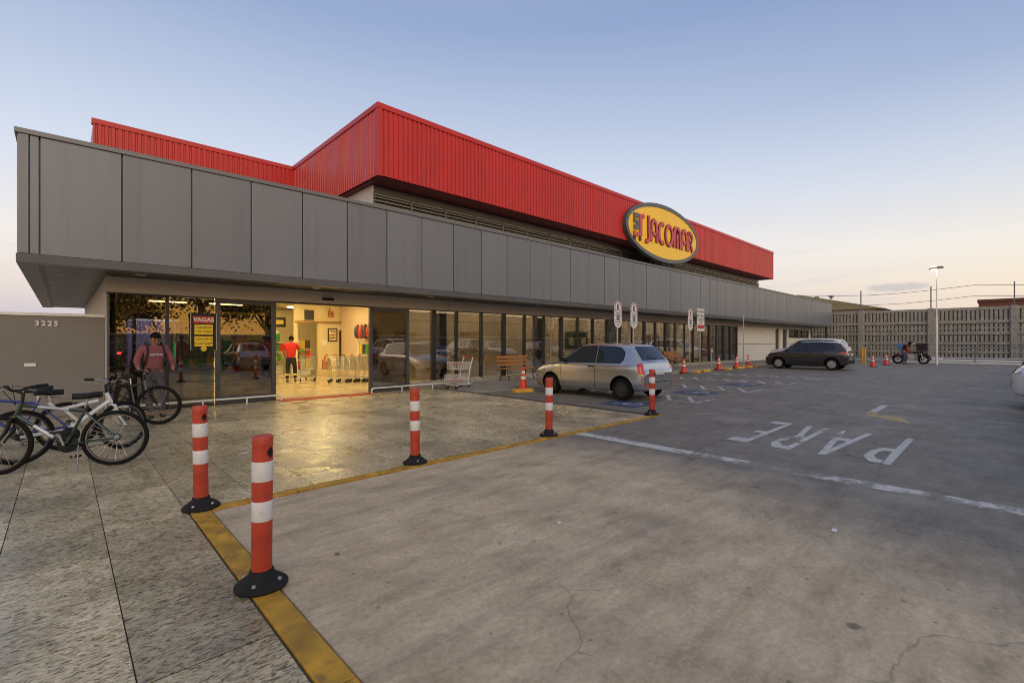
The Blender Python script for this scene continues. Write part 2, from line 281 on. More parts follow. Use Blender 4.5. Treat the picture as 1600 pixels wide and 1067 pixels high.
# ------------------------------------------------------------------ mesh helpers
class MB:
    def __init__(s): s.v = []; s.f = []
    def add(s, vs, fs):
        o = len(s.v); s.v += [tuple(v) for v in vs]; s.f += [tuple(i + o for i in f) for f in fs]; return s
    def box(s, x0, x1, y0, y1, z0, z1):
        return s.add([(x0,y0,z0),(x1,y0,z0),(x1,y1,z0),(x0,y1,z0),(x0,y0,z1),(x1,y0,z1),(x1,y1,z1),(x0,y1,z1)],
                     [(3,2,1,0),(4,5,6,7),(0,1,5,4),(1,2,6,5),(2,3,7,6),(3,0,4,7)])
    def tube(s, pts, r, n=8, cap=True, closed=False):
        pts = [Vector(p) for p in pts]; m = len(pts); rs = r if isinstance(r, (list, tuple)) else [r] * m
        vs = []; up = None
        for i, p in enumerate(pts):
            if closed: d = pts[(i + 1) % m] - pts[i - 1]
            else: d = pts[min(i + 1, m - 1)] - pts[max(i - 1, 0)]
            d.normalize()
            if up is None:
                up = Vector((0, 0, 1)) if abs(d.z) < .9 else Vector((1, 0, 0))
            a = d.cross(up)
            if a.length < 1e-6: a = d.cross(Vector((0, 1, 0)))
            a.normalize(); b = a.cross(d).normalized(); up = b
            for k in range(n):
                t = 2 * math.pi * k / n; vs.append(p + (a * math.cos(t) + b * math.sin(t)) * rs[i])
        fs = []
        for i in range(m if closed else m - 1):
            j = (i + 1) % m
            for k in range(n):
                fs.append((i*n + k, i*n + (k+1) % n, j*n + (k+1) % n, j*n + k))
        if cap and not closed: fs += [tuple(range(n))[::-1], tuple((m-1)*n + k for k in range(n))]
        return s.add(vs, fs)
    def lathe(s, prof, n=20, c=(0,0,0), axis='z'):
        vs = []
        for r, z in prof:
            for k in range(n):
                t = 2 * math.pi * k / n; a, b = r * math.cos(t), r * math.sin(t)
                v = (a, b, z) if axis == 'z' else ((a, z, b) if axis == 'y' else (z, a, b))
                vs.append((v[0]+c[0], v[1]+c[1], v[2]+c[2]))
        fs = []
        for i in range(len(prof) - 1):
            for k in range(n): fs.append((i*n+k, i*n+(k+1)%n, (i+1)*n+(k+1)%n, (i+1)*n+k))
        fs += [tuple(range(n))[::-1], tuple((len(prof)-1)*n + k for k in range(n))]
        return s.add(vs, fs)
    def torus(s, c, R_, r, axis='y', n=36, m=8, sx=1.):
        c = Vector(c); vs = []; fs = []
        for i in range(n):
            a = 2*math.pi*i/n
            for k in range(m):
                t = 2*math.pi*k/m; q = R_ + r*math.cos(t); h = r*math.sin(t)*sx
                p = (q*math.cos(a), h, q*math.sin(a)) if axis == 'y' else ((h, q*math.cos(a), q*math.sin(a)) if axis == 'x' else (q*math.cos(a), q*math.sin(a), h))
                vs.append(c + Vector(p))
        for i in range(n):
            for k in range(m): fs.append((i*m+k, i*m+(k+1)%m, ((i+1)%n)*m+(k+1)%m, ((i+1)%n)*m+k))
        return s.add(vs, fs)
    def prism(s, poly, a0, a1, axis='z'):
        """polygon given in the two other axes, extruded along axis from a0 to a1"""
        def P(u, w, a): return (u, w, a) if axis == 'z' else ((u, a, w) if axis == 'y' else (a, u, w))
        n = len(poly); vs = [P(u, w, a0) for u, w in poly] + [P(u, w, a1) for u, w in poly]
        fs = [(i, (i+1) % n, n + (i+1) % n, n + i) for i in range(n)]
        for t in tessellate_polygon([[Vector((u, w, 0)) for u, w in poly]]):
            fs.append(t); fs.append(tuple(n + i for i in t[::-1]))
        return s.add(vs, fs)
    def xf(s, M):
        s.v = [tuple(M @ Vector(v)) for v in s.v]; return s
    def join(s, o): return s.add(o.v, o.f)
    def mesh(s, name, mats, smooth=False, bevel=0., seg=2):
        me = bpy.data.meshes.new(name); bm = bmesh.new()
        vs = [bm.verts.new(v) for v in s.v]
        for f in s.f:
            try: bm.faces.new([vs[i] for i in f])
            except ValueError: pass
        bmesh.ops.recalc_face_normals(bm, faces=bm.faces)
        if bevel: bmesh.ops.bevel(bm, geom=[e for e in bm.edges], offset=bevel, segments=seg, affect='EDGES', profile=.6)
        if smooth:
            for f in bm.faces: f.smooth = True
            for e in bm.edges:
                if len(e.link_faces) == 2 and e.calc_face_angle(0) > R(38): e.smooth = False
        bm.to_mesh(me); bm.free()
        for m_ in (mats if isinstance(mats, (list, tuple)) else [mats]): me.materials.append(m_)
        return me
    def build(s, name, mats, parent=None, smooth=False, bevel=0., seg=2, loc=None):
        return link(name, s.mesh(name, mats, smooth, bevel, seg), parent, loc)
def link(name, data, parent=None, loc=None, rot=None):
    o = bpy.data.objects.new(name, data); COL.objects.link(o)
    if parent: o.parent = parent
    if loc is not None: o.location = loc
    if rot is not None: o.rotation_euler = rot
    return o
def tag(o, label=None, cat=None, group=None, kind=None):
    for k, v in (('label', label), ('category', cat), ('group', group), ('kind', kind)):
        if v: o[k] = v
    return o
def thing(name, label, cat, loc=(0,0,0), rz=0., group=None):
    o = link(name, None, None, loc, (0, 0, rz)); o.empty_display_size = .2
    return tag(o, label, cat, group)
def copy_tree(o, parent=None):
    c = o.copy(); COL.objects.link(c); c.parent = parent
    for ch in list(o.children): copy_tree(ch, c)
    return c
def again(o, label, loc, rz=0.):
    c = copy_tree(o); c.location = loc; c.rotation_euler = (0, 0, rz); c['label'] = label; return c
def bx(x0, x1, y0, y1, z0, z1): return MB().box(x0, x1, y0, y1, z0, z1)
def text_mesh(txt, size, depth, mat_, bold=.0, align='CENTER'):
    cu = bpy.data.curves.new('lettering', 'FONT'); cu.body = txt; cu.size = size; cu.extrude = depth; cu.offset = bold
    cu.align_x = align; cu.align_y = 'CENTER'; cu.resolution_u = 3
    o = bpy.data.objects.new('lettering', cu); COL.objects.link(o)
    dg = bpy.context.evaluated_depsgraph_get(); dg.update()
    me = bpy.data.meshes.new_from_object(o.evaluated_get(dg)); bpy.data.objects.remove(o); bpy.data.curves.remove(cu)
    me.materials.clear(); me.materials.append(mat_); return me
FACE_S = (R(90), 0, 0)                            # lettering turned to face the yard (-Y)
def eval_mesh(o):
    dg = bpy.context.evaluated_depsgraph_get(); dg.update()
    return bpy.data.meshes.new_from_object(o.evaluated_get(dg))
def seg(a, b, w):
    a = Vector(a); b = Vector(b); n = (b - a).normalized(); n = Vector((-n.y, n.x)) * w / 2
    return [tuple(a + n), tuple(b + n), tuple(b - n), tuple(a - n)]
# ------------------------------------------------------------------ the yard and the paving
g0 = MB().add([(-600,-600,-.012),(900,-600,-.012),(900,900,-.012),(-600,900,-.012)], [(0,1,2,3)]).build('ground', YARD); tag(g0, kind='structure')
yard = MB().add([(1.0,-40,-.008),(53.9,-40,-.008),(53.9,10.6,-.008),(1.0,10.6,-.008)], [(0,1,2,3)]).build('car_park', GROUT); tag(yard, kind='structure')
xs = [.955, 4.95, 8.9, 12.9, 17, 21.2, 25.4, 29.6, 33.8, 38, 42, 46, 51]
ys = [-12, -5.6, -1.1, 3.21, 4.86]
jw = .005
for i in range(len(xs) - 1):
    for j in range(len(ys) - 1):
        bx(xs[i]+jw, xs[i+1]-jw, ys[j]+jw, ys[j+1]-jw, -.2, 0).build('concrete_slab', YARD, yard, bevel=.004, seg=1)
for i in range(len(xs) - 1):
    x0 = max(xs[i], 8.85)
    if x0 < xs[i+1] - .1: bx(x0+jw, xs[i+1]-jw, 4.86+jw, 10.55, -.2, 0).build('concrete_slab', YARD, yard, bevel=.004, seg=1)

plaza = MB().add([(-14,-8,-.004),(.80,-8,-.004),(.80,5.0,-.004),(8.84,5.0,-.004),(8.84,12.95,-.004),(-14,12.95,-.004)], [(0,1,2,3,4,5)]).build('paved_forecourt', GROUTP); tag(plaza, kind='structure')
px = [.235 + .556 * k for k in range(-9, 16)]
slab = {}
rng = random.Random(3)
far = MB()
for k in range(len(px) - 1):
    y = -2.0 + (.0 if k % 2 else .575)
    while y < 12.95:
        x0, x1 = px[k], px[k+1]; y0, y1 = y, min(y + 1.15, 12.93); y += 1.15
        if x0 > .7: y0 = max(y0, 5.02)
        if x1 > .80 and x0 < .75: x1 = .79 if y0 < 5.0 else x1
        if y1 - y0 < .08: continue
        w_, h_ = round(x1 - x0 - .006, 3), round(y1 - y0 - .013, 3); key = (w_, h_)
        if key not in slab: slab[key] = bx(-w_/2, w_/2, -h_/2, h_/2, -.006, 0).mesh('paving_slab', GRAN, bevel=.001, seg=1)
        link('paving_slab', slab[key], plaza, ((x0+x1)/2, (y0+y1)/2, .0035 + rng.uniform(-.001, .001)))
# yellow kerb edges of the forecourt
k1 = tag(link('kerb_edging', None, None, (.8, 4.9, 0)), kind='structure')
y = -3.
while y < 4.95:
    bx(.002, .145, y+.004-4.9, min(y+1.0, 4.95)-.004-4.9, -.1, .012).build('kerb_stone', YEL, k1, bevel=.006); y += 1.0
x = .8
while x < 8.9:
    bx(x-.8+.004, min(x+.9, 8.9)-.8-.004, -.03, .085, -.1, .014).build('kerb_stone', YEL, k1, bevel=.006); x += .9

# raised pavement along the shopfront
side = tag(link('pavement', None, None, (30, 11.7, 0)), kind='structure')
x = 8.8
while x < 53:
    x1 = min(x + 1.8, 53.5)
    za = .0 if x < 9 else .10
    vs = [(x-30+.004, 10.9-11.7, -.1), (x1-30-.004, 10.9-11.7, -.1), (x1-30-.004, 12.95-11.7, -.1), (x-30+.004, 12.95-11.7, -.1),
          (x-30+.004, 10.9-11.7, .006 + za), (x1-30-.004, 10.9-11.7, .10), (x1-30-.004, 12.95-11.7, .10), (x-30+.004, 12.95-11.7, .006 + za)]
    MB().add(vs, bx(0,1,0,1,0,1).f).build('pavement_slab', SIDEW, side, bevel=.005, seg=1)
    bx(x-30+.005, x1-30-.005, 10.76-11.7, 10.896-11.7, -.1, .012 + za).build('kerb_stone', KERBST, side, bevel=.012)
    x = x1

# ---- road paint, each a thin sheet on the slabs
def paint(name, polys, m_, label, cat, z=.004, group=None):
    root = None; mb = MB()
    cx = sum(p[0] for q in polys for p in q) / sum(len(q) for q in polys); cy = sum(p[1] for q in polys for p in q) / sum(len(q) for q in polys)
    for q in polys:
        for tr in tessellate_polygon([[Vector((a-cx, b-cy, 0)) for a, b in q]]):
            mb.add([(q[i][0]-cx, q[i][1]-cy, 0) for i in tr], [(0,1,2)])
    o = mb.build(name, m_, None, loc=(cx, cy, z)); return tag(o, label, cat, group)
paint('stop_line', [[(6.0,4.84),(6.24,4.84),(6.22,2.9),(6.24,1.2),(6.2,-3),(5.96,-3),(5.98,1.2),(5.97,2.9)]], WHITEW2, 'long worn white line across the yard before the PARE lettering', 'road marking')
T, B = 7.27, 9.53                                   # letter tops and feet along X
word = thing('road_lettering', 'white PARE lettering painted upside down on the yard', 'road marking', (8.4, 2, .004))
def glyph(polys):
    mb = MB()
    for n_, q in enumerate(polys):
        for tr in tessellate_polygon([[Vector((a, b, 0)) for a, b in q]]): mb.add([(q[i][0]-8.4, q[i][1]-2, n_*.0012) for i in tr], [(0,1,2)])
    mb.build('letter', WHITEP, word)
def bar(pts, w):
    return [seg(pts[i], pts[i+1], w) for i in range(len(pts)-1)]
w = .085
glyph([[(T,.99),(B,1.0),(B,1.085),(8.42,1.085),(8.36,1.24),(8.05,1.33),(7.6,1.33),(7.3,1.2)][:3] + [(8.40,1.09),(8.40,1.22),(8.1,1.31),(7.6,1.32),(7.30,1.2),(7.28,1.09),(7.5,1.09),(7.56,1.17),(7.72,1.225),(8.02,1.215),(8.16,1.17),(8.18,1.09),(T,1.075)]])
glyph([seg((T,1.71),(9.5,1.56),.085), seg((T,1.71),(9.5,1.92),.085), seg((8.62,1.62),(8.62,1.84),.24)])
glyph([[(T,2.09),(9.55,2.12),(9.55,2.205),(T,2.175)], [(T,2.1),(T+.03,2.33),(7.62,2.43),(8.1,2.43),(8.44,2.34),(8.5,2.17),(8.28,2.17),(8.24,2.27),(8.02,2.33),(7.72,2.33),(7.52,2.26),(7.5,2.12)], seg((8.42,2.28),(9.55,2.42),.085)])
glyph([[(T+.08,2.68),(9.6,2.70),(9.6,2.785),(T+.08,2.765)], [(T+.08,2.70),(T+.10,2.98),(7.66,2.98),(7.66,2.72)], [(8.26,2.72),(8.26,2.92),(8.48,2.92),(8.48,2.72)], [(9.36,2.72),(9.36,3.01),(9.64,3.01),(9.64,2.72)]])
arw = thing('road_arrow', 'bent turning arrow in faded yellow and white on the yard', 'road marking', (12.4, 1.8, .004))
for q, m_, nm in (([(13.97,2.07),(14.01,1.94),(12.5,1.93),(12.62,2.07)], WHITEP, 'shaft'), ([(12.61,2.07),(12.3,2.08),(11.78,1.97),(11.31,1.51),(11.12,1.22),(12.06,1.47),(12.12,1.88),(12.49,1.93)], YELP, 'head')):
    mb = MB()
    for tr in tessellate_polygon([[Vector((a,b,0)) for a,b in q]]): mb.add([(q[i][0]-12.4, q[i][1]-1.8, 0) for i in tr], [(0,1,2)])
    mb.build(nm, m_, arw)
zl = ['nearest the silver hatchback', 'second from the silver hatchback', 'third from the silver hatchback', 'farthest, before the dark grey hatchback']
for k, (x0, x1) in enumerate(((11.2,12.3),(14.6,15.7),(18.1,19.15),(21.55,22.5))):
    z = thing('hatched_strip', 'white hatched access strip between bays, ' + zl[k], 'road marking', ((x0+x1)/2, 7.5, .004), 0, 'hatched strips between the accessible bays')
    c = Vector(((x0+x1)/2, 7.5))
    def fl(nm, q):
        MB().add([(a-c.x, b-c.y, 0) for a, b in q], [(0,1,2,3)]).build(nm, WHITEP, z)
    y = 5.36
    while y < 9.6:
        fl('bar', seg((x0+.04, y), (x1-.04, y+.6), .11)); y += .62
    fl('edge_line', seg((x0, 5.28), (x0, 10.0), .06)); fl('edge_line', seg((x1, 5.28), (x1, 10.0), .06)); fl('end_line', seg((x0-.03, 5.28), (x1+.03, 5.28), .09))
for (x, lb) in ((9.85, 'beside the silver hatchback'), (13.45, 'in the empty bay next to the silver hatchback'), (17.0, 'in the middle empty bay')):
    bsq = thing('accessible_symbol', 'worn blue wheelchair square painted ' + lb, 'road marking', (x, 6.35, .005), 0, 'blue bay symbols')
    MB().add([(-.5,-.5,0),(.5,-.5,0),(.5,.5,0),(-.5,.5,0)], [(0,1,2,3)]).build('square', BLUEP, bsq)
    mb = MB()
    for q in [seg((-.12,.3),(-.12,-.05),.08), seg((-.12,-.02),(.15,-.02),.08), seg((.15,-.02),(.25,-.3),.08)] + [seg((.02+.22*math.cos(R(a)), -.16+.22*math.sin(R(a))), (.02+.22*math.cos(R(a+32)), -.16+.22*math.sin(R(a+32))), .06) for a in range(100, 350, 30)]:
        mb.add([(a, b, .003 + len(mb.f)*.0006) for a, b in q], [(0,1,2,3)])
    mb.build('wheelchair_figure', WHITEP, bsq)

# ------------------------------------------------------------------ the supermarket
st = thing('supermarket_building', 'long supermarket with grey panel fascia, red ribbed upper storey and glass front', 'building', (0, 12.9, 0))
OY = 12.9
def part(nm, mb, m_, parent=st, **k):                # mesh given in world coordinates
    mb.v = [(a, b - OY, c) for a, b, c in mb.v]; return mb.build(nm, m_, parent, **k)
def empty_part(nm):
    return link(nm, None, st)
YF, XL, XR = 11.4, -.56, 51.6
# fascia: a backing box with real panels hung in front, gaps between
fas = part('fascia', MB().box(XL+.03, XR-.03, YF+.045, YF+.3, 2.84, 4.95).box(XL+.03, XL+.3, YF+.3, 26, 2.84, 4.95).box(XR-.3, XR-.03, YF+.3, 20, 2.84, 4.95), DARKTRIM)
pm = bx(-.533, .533, 0, .04, 2.985, 4.985).mesh('fascia_panel', PANEL, bevel=.006)
x = -.29
part('fascia_panel', bx(XL+.02, -.42, YF-.012, YF+.04, 2.985, 4.985), PANEL, fas, bevel=.006)
part('fascia_panel', bx(-.405, -.30, YF+.005, YF+.04, 2.985, 4.985), PANEL, fas, bevel=.004)
while x < XR - .5:
    link('fascia_panel', pm, fas, (x + .545, YF - OY, 0)).rotation_euler = (random.uniform(-.0012,.0012), 0, random.uniform(-.002,.002)); x += 1.09
part('fascia_panel', bx(x+.01, XR-.01, YF, YF+.04, 2.985, 4.985), PANEL, fas, bevel=.006)
for k in range(13):                                  # panels round the near corner, facing the street
    part('fascia_panel', bx(XL, XL+.04, YF+.06+k*1.09, YF+1.14+k*1.09, 2.985, 4.985), PANEL, fas, bevel=.006)
part('lower_trim', MB().prism([(YF-.03,2.975),(YF+.30,2.975),(YF+.30,2.83),(YF+.005,2.83)], XL-.01, XR+.01, 'x'), TRIM, fas, bevel=.004)
part('lower_trim', bx(XL-.012, XL+.25, YF+.31, 26, 2.83, 2.975), TRIM, fas, bevel=.004)
part('coping', bx(XL-.03, XR+.03, YF-.03, YF+.34, 4.99, 5.075), TRIM, fas, bevel=.006)
part('coping', bx(XL-.03, XL+.34, YF+.345, 26.05, 4.99, 5.075), TRIM, fas, bevel=.006)
# soffit of long boards
sof = empty_part('soffit')
yb = YF + .31
while yb < 12.9:
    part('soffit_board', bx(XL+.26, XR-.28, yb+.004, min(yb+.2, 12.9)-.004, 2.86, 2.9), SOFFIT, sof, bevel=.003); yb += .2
yb = 12.9
while yb < 26:
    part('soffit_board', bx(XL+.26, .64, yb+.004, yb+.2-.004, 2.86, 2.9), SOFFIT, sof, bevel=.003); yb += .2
for X in (1.15, 4.7, 8.2, 13, 18, 23, 28): part('downlight', MB().lathe([(.10,2.852),(.10,2.862)], 18, (X, 12.2, 0)), WHITE, sof, smooth=True)
# walls of the ground floor
part('wall', MB().box(.64, .80, 12.96, 26, 0, 2.86).box(.8, 51, 25.8, 26, 0, 4.6), HEADER)
part('header_beam', bx(.64, XR-.2, 12.84, 13.06, 2.53, 2.858), HEADER, bevel=.004)
part('roof', MB().box(XL+.3, XR-.3, YF+.3, 44, 4.4, 4.6), TRIM)
part('door_sensor', bx(5.1, 5.4, 12.78, 12.838, 2.62, 2.68), BLACK, bevel=.006)
hd = link('header_joint', None, st)
for X in (9.3, 17.5, 26): part('joint', bx(X, X+.012, 12.836, 12.841, 2.55, 2.85), DARKTRIM, hd)
# shop front: panes between mullions
sf = empty_part('shopfront')
def pane(x0, x1, z0, z1, y=12.92, g=GLASS):
    o = part('pane', bx(x0, x1, y, y+.012, z0, z1), g, sf)
    if rngp.random() < 2: o.rotation_euler = (rngp.uniform(-.0012,.0012), 0, rngp.uniform(-.0010,.0010))
    return o
rngp = random.Random(5)
def mullion(x, wd=.05, z0=.0, z1=2.53, m_=ALU): part('mullion', bx(x-wd/2, x+wd/2, 12.87, 12.99, z0, z1), m_, sf, bevel=.003)
for a, b in ((.70,1.66),(1.70,2.58)): pane(a, b, .06, 2.5, g=GLASSD)
mullion(.68, .04); mullion(1.68, .06, m_=DARKTRIM)
part('sill', bx(.66, 2.58, 12.87, 12.99, 0, .06), DARKTRIM, sf)
def leaf(x0, x1):                                    # sliding door leaf with its own frame
    d = link('sliding_door', None, sf)
    for q in ((x0,x0+.1,.0,2.52),(x1-.1,x1,.0,2.52)): part('door_stile', bx(q[0], q[1], 12.84, 12.92, q[2], q[3]), ALU, sf, bevel=.004)
    part('door_rail', bx(x0+.1, x1-.1, 12.845, 12.915, 0, .2), ALU, sf, bevel=.004); part('door_rail', bx(x0+.1, x1-.1, 12.845, 12.915, 2.40, 2.52), ALU, sf, bevel=.004)
    o = pane(x0+.1, x1-.1, .2, 2.40, 12.875, GLASSD)
    bpy.data.objects.remove(d)
leaf(2.60, 3.93); leaf(6.48, 7.80)
part('door_track', bx(3.93, 6.48, 12.85, 12.95, 2.49, 2.528), DARKTRIM, sf)
mx_ = [7.83, 8.75, 9.68] + [9.68 + 1.088 * k for k in range(1, 23)]
for k in range(len(mx_) - 1):
    pane(mx_[k]+.02, mx_[k+1]-.02, .26, 2.5); mullion(mx_[k+1], .085 if k % 3 else .16, .22, m_=DARKTRIM)
XG = mx_[-1]
part('plinth', bx(7.83, XG+.05, 12.80, 13.0, 0, .24), KERBST, sf, bevel=.01)
part('head_frame', bx(.66, 2.6, 12.87, 12.99, 2.5, 2.528), DARKTRIM, sf); part('head_frame', bx(7.83, XG, 12.87, 12.99, 2.5, 2.528), DARKTRIM, sf)
# white service end
wl = part('service_wall', MB().box(XG+.06, 41.3, 12.86, 13.06, 0, 2.53).box(42.25, 43.05, 12.86, 13.06, 0, 2.53).box(44.2, 51.0, 12.86, 13.06, 0, 1.8).box(44.2, 44.6, 12.86, 13.06, 1.8, 2.53).box(50.5, 51.0, 12.86, 13.06, 1.8, 2.53), WHITEW)
part('joint_line', bx(XG+.06, 41.3, 12.852, 12.858, 1.30, 1.33), DARKTRIM, wl); part('joint_line', bx(44.2, 51, 12.852, 12.858, 1.30, 1.33), DARKTRIM, wl)
for a, b in ((41.3,42.25),(43.05,44.2)):
    d = part('service_door', bx(a+.03, b-.03, 12.95, 13.0, 0, 2.5), ALU); part('handle', MB().tube([(b-.2,12.93,1.0),(b-.2,12.93,1.2)], .015), CHROME, d)
for k in range(3):
    a = 44.62 + k*1.96
    wn_ = part('window', MB().box(a, a+.05, 12.9, 13, 1.82, 2.5).box(a+1.9, a+1.95, 12.9, 13, 1.82, 2.5).box(a+.05, a+1.9, 12.9, 13, 1.82, 1.87).box(a+.05, a+1.9, 12.9, 13, 2.45, 2.5), DARKTRIM); part('pane', bx(a+.05, a+1.9, 12.94, 12.95, 1.87, 2.45), GLASSD, wn_)
part('gate_post', bx(51.1, 51.25, 12.8, 13.0, 0, 2.83), ALU, bevel=.005); part('gate_post', bx(XR-.25, XR-.1, 11.6, 11.8, 0, 2.83), ALU, bevel=.005)
# clerestory with louvre slats, and the red storey above
CX0, CX1, CY = 7.12, 40.6, 13.9
lw = part('clerestory', MB().box(CX0, CX1, CY+.09, 22, 4.6, 6.5).box(CX0, CX0+.03, CY, CY+.088, 6.2, 6.46).box(CX0, CX0+.03, CY, CY+.088, 4.6, 6.2), WHITEW)
part('louvre_backing', bx(CX0+.03, CX1, CY+.07, CY+.088, 4.6, 6.215), DARKTRIM, lw); part('louvre_head', bx(CX0+.031, CX1, CY-.002, CY+.088, 6.26, 6.458), TRIM, lw)
lp = 1.395; nb = 24
sm_ = MB().add([(-lp/2+.03,-.055,-.03),(lp/2-.03,-.055,-.03),(lp/2-.03,.03,.035),(-lp/2+.03,.03,.035),(-lp/2+.03,-.055,-.022),(lp/2-.03,-.055,-.022),(lp/2-.03,.03,.043),(-lp/2+.03,.03,.043)], bx(0,1,0,1,0,1).f).mesh('louvre_slat', SLAT)
for i in range(nb):
    for j in range(12):
        link('louvre_slat', sm_, lw, (CX0+.03+lp*(i+.5), CY+.035-OY, 4.86+.115*j))
for i in range(nb+1): part('louvre_post', bx(CX0+.03+lp*i-.025, CX0+.03+lp*i+.025, CY-.012, CY+.068, 4.6, 6.215), TRIM, lw)
RX0, RX1, RY, RB, RT = 6.84, 41.1, 13.0, 6.46, 8.62
up = part('upper_storey', MB().box(RX0+.05, RX1-.05, RY+.05, 24, RB+.012, RT-.05).box(.75, RX0+.05, 20.25, 24, 4.6, RT-.05), REDUNDER)
def sheet(w_, h_, n):                                # ribbed steel sheet, trapezoid ribs standing proud
    pr = []; p = w_ / n
    for k in range(n): pr += [(k*p, 0), (k*p+.045, 0), (k*p+.062, -.032), (k*p+p-.017, -.032)]
    pr.append((w_, 0))
    mb = MB(); m = len(pr)
    mb.add([(a, b, 0) for a, b in pr] + [(a, b, h_) for a, b in pr], [(i, i+1, m+i+1, m+i) for i in range(m-1)])
    return mb
ns = 34; sw = (RX1-RX0-.12)/ns
shm = sheet(sw-.002, RT-RB-.16, 6).mesh('cladding_sheet', RED)
for i in range(ns): link('cladding_sheet', shm, up, (RX0+.12+i*sw, RY-OY, RB+.02))
n2 = 7; s2 = (20.2-RY-.1)/n2
sh2 = sheet(s2-.002, RT-RB-.16, 6).mesh('cladding_sheet', RED)
for i in range(n2): link('cladding_sheet', sh2, up, (RX0, RY+.1+(i+1)*s2-OY, RB+.02), (0, 0, R(-90)))
n3 = 6; s3 = (RX0-.75)/n3
sh3 = sheet(s3-.002, RT-4.7-.14, 6).mesh('cladding_sheet', RED)
for i in range(n3): link('cladding_sheet', sh3, up, (.75+i*s3, 20.2-OY, 4.7))
part('corner_flashing', MB().box(RX0-.045, RX0+.11, RY-.045, RY+.0, RB, RT-.13).box(RX0-.045, RX0, RY, RY+.1, RB, RT-.13), RED, up, bevel=.004)
part('corner_flashing', bx(RX1-.02, RX1+.03, RY-.045, RY+.2, RB, RT-.13), RED, up, bevel=.004)
part('end_wall', bx(RX1-.045, RX1+.0, RY+.2, 24, RB, RT-.13), RED, up)
part('end_wall', bx(.70, .745, 20.15, 24, 4.6, RT-.13), RED, up)
part('coping', bx(RX0-.06, RX1+.04, RY-.06, RY+.2, RT-.14, RT+.02), RED, up, bevel=.006)
part('coping', bx(RX0-.06, RX0+.2, RY+.204, 20.14, RT-.14, RT+.02), RED, up, bevel=.006)
part('coping', bx(.66, RX0+.2, 20.144, 20.4, RT-.14, RT+.02), RED, up, bevel=.006)
# interior
ii = empty_part('interior')
part('floor', bx(.8, 41, 13.0, 25.8, -.05, .012), INFLOOR, ii)
part('ceiling', bx(.8, 41, 13.07, 25.8, 3.08, 3.12), CEIL, ii); part('bulkhead', bx(.8, 51, 13.0, 13.06, 2.861, 4.39), HEADER, ii)
x = 9.16
while x < 36:
    part('wall_panel', bx(x+.006, min(x+1.2, 36)-.006, 15.2, 15.3, .012, 2.28), CORR, ii, bevel=.004); part('wall_panel', bx(x+.006, min(x+1.2, 36)-.006, 15.215, 15.3, 2.30, 3.07), CORR, ii); x += 1.2
part('partition', MB().box(9.16, 36, 15.301, 15.35, .012, 3.07).box(36, 36.2, 13.1, 15.2, .012, 3.07), DARKTRIM, ii)
part('partition', bx(9.0, 9.15, 15.2, 20.58, .012, 3.07), mat('pinkish_wall', (.64,.50,.38), .7, 0, .05, 2), ii)
part('partition', MB().box(8.0, 9.15, 20.6, 20.75, .012, 2.28).box(7.15, 9.15, 20.6, 20.75, 2.38, 3.07).box(7.02, 7.15, 20.6, 20.75, .012, 3.07), CREAM, ii)
part('wood_lintel', bx(7.05, 9.0, 20.52, 20.76, 2.29, 2.37), mat('wood_band', (.34,.19,.07), .5, 0, .2, 6), ii)
part('back_wall', bx(.8, 14, 25.0, 25.1, .012, 3.07), CREAM, ii)
FRM = mat('frame_dark', (.03,.026,.022), .4); PRT = mat('picture_print', (.62,.52,.30), .5, 0, .5, 9); INK = mat('logo_brown', (.30,.10,.05), .6)
def framed(x0, x1, z0, z1, y=20.56, e=.05):
    p_ = part('picture_frame', bx(x0, x1, y, y+.035, z0, z1), FRM, ii); part('print', bx(x0+e, x1-e, y-.008, y-.001, z0+e, z1-e), PRT, p_)
    for k in range(3): part('print_line', bx(x0+e*1.6, x1-e*1.6, y-.012, y-.0085, z1-e*2.2-(z1-z0)*.25*k-.05, z1-e*2.2-(z1-z0)*.25*k), INK, p_)
framed(8.42, 8.84, 1.50, 2.08); part('banner', bx(8.93, 8.99, 20.5, 20.59, .3, 2.0), FRM, ii); part('notice', bx(8.16, 8.40, 20.585, 20.598, 1.32, 1.56), WHITE, ii); part('screen', bx(7.42, 7.8, 20.53, 20.595, 2.42, 2.84), DARKTRIM, ii)
def wall_logo_at(x, z, s):
    lg = part('wall_logo', MB().prism([(x,z),(x+.42*s,z),(x+.40*s,z+.05*s),(x+.02*s,z+.05*s)], 20.585, 20.598, 'y'), INK, ii)
    for k, (a, b, h) in enumerate(((.04,.10,.32),(.12,.20,.48),(.22,.27,.26),(.29,.33,.36),(.35,.40,.22))): part('logo_stroke', bx(x+a*s, x+b*s, 20.585, 20.598, z+.08*s, z+.08*s+h*s), (INK, gc0)[k == 1], lg)
gc0 = mat('logo_orange', (.55,.18,.05), .6)
wall_logo_at(8.13, .30, 1.); wall_logo_at(8.40, 2.55, .75)
for x0, z0, w_, h_, m_ in ((2.2,2.45,1.6,.35,DARKTRIM),(4.4,2.45,1.7,.35,DARKTRIM),(6.2,2.12,.8,.42,DARKTRIM)):
    hs_ = part('hanging_board', bx(x0, x0+w_, 21.6, 21.66, z0, z0+h_), m_, ii); part('board_print', bx(x0+.1, x0+w_-.1, 21.585, 21.598, z0+.12, z0+h_-.12), mat('board_yellow', (.7,.55,.1), .5), hs_)
part('column', bx(9.25, 9.55, 13.3, 13.6, .012, 3.07), ALU, ii, bevel=.01)
for X in (14.2, 19.6, 25): part('column', bx(X, X+.3, 13.4, 13.7, .012, 3.07), ALU, ii, bevel=.01)
lm = bx(-.6, .6, -.09, .09, 0, .03).mesh('ceiling_lamp', LAMPM); lm2 = bx(-.6, .6, -.09, .09, 0, .03).mesh('ceiling_lamp', LAMPC)
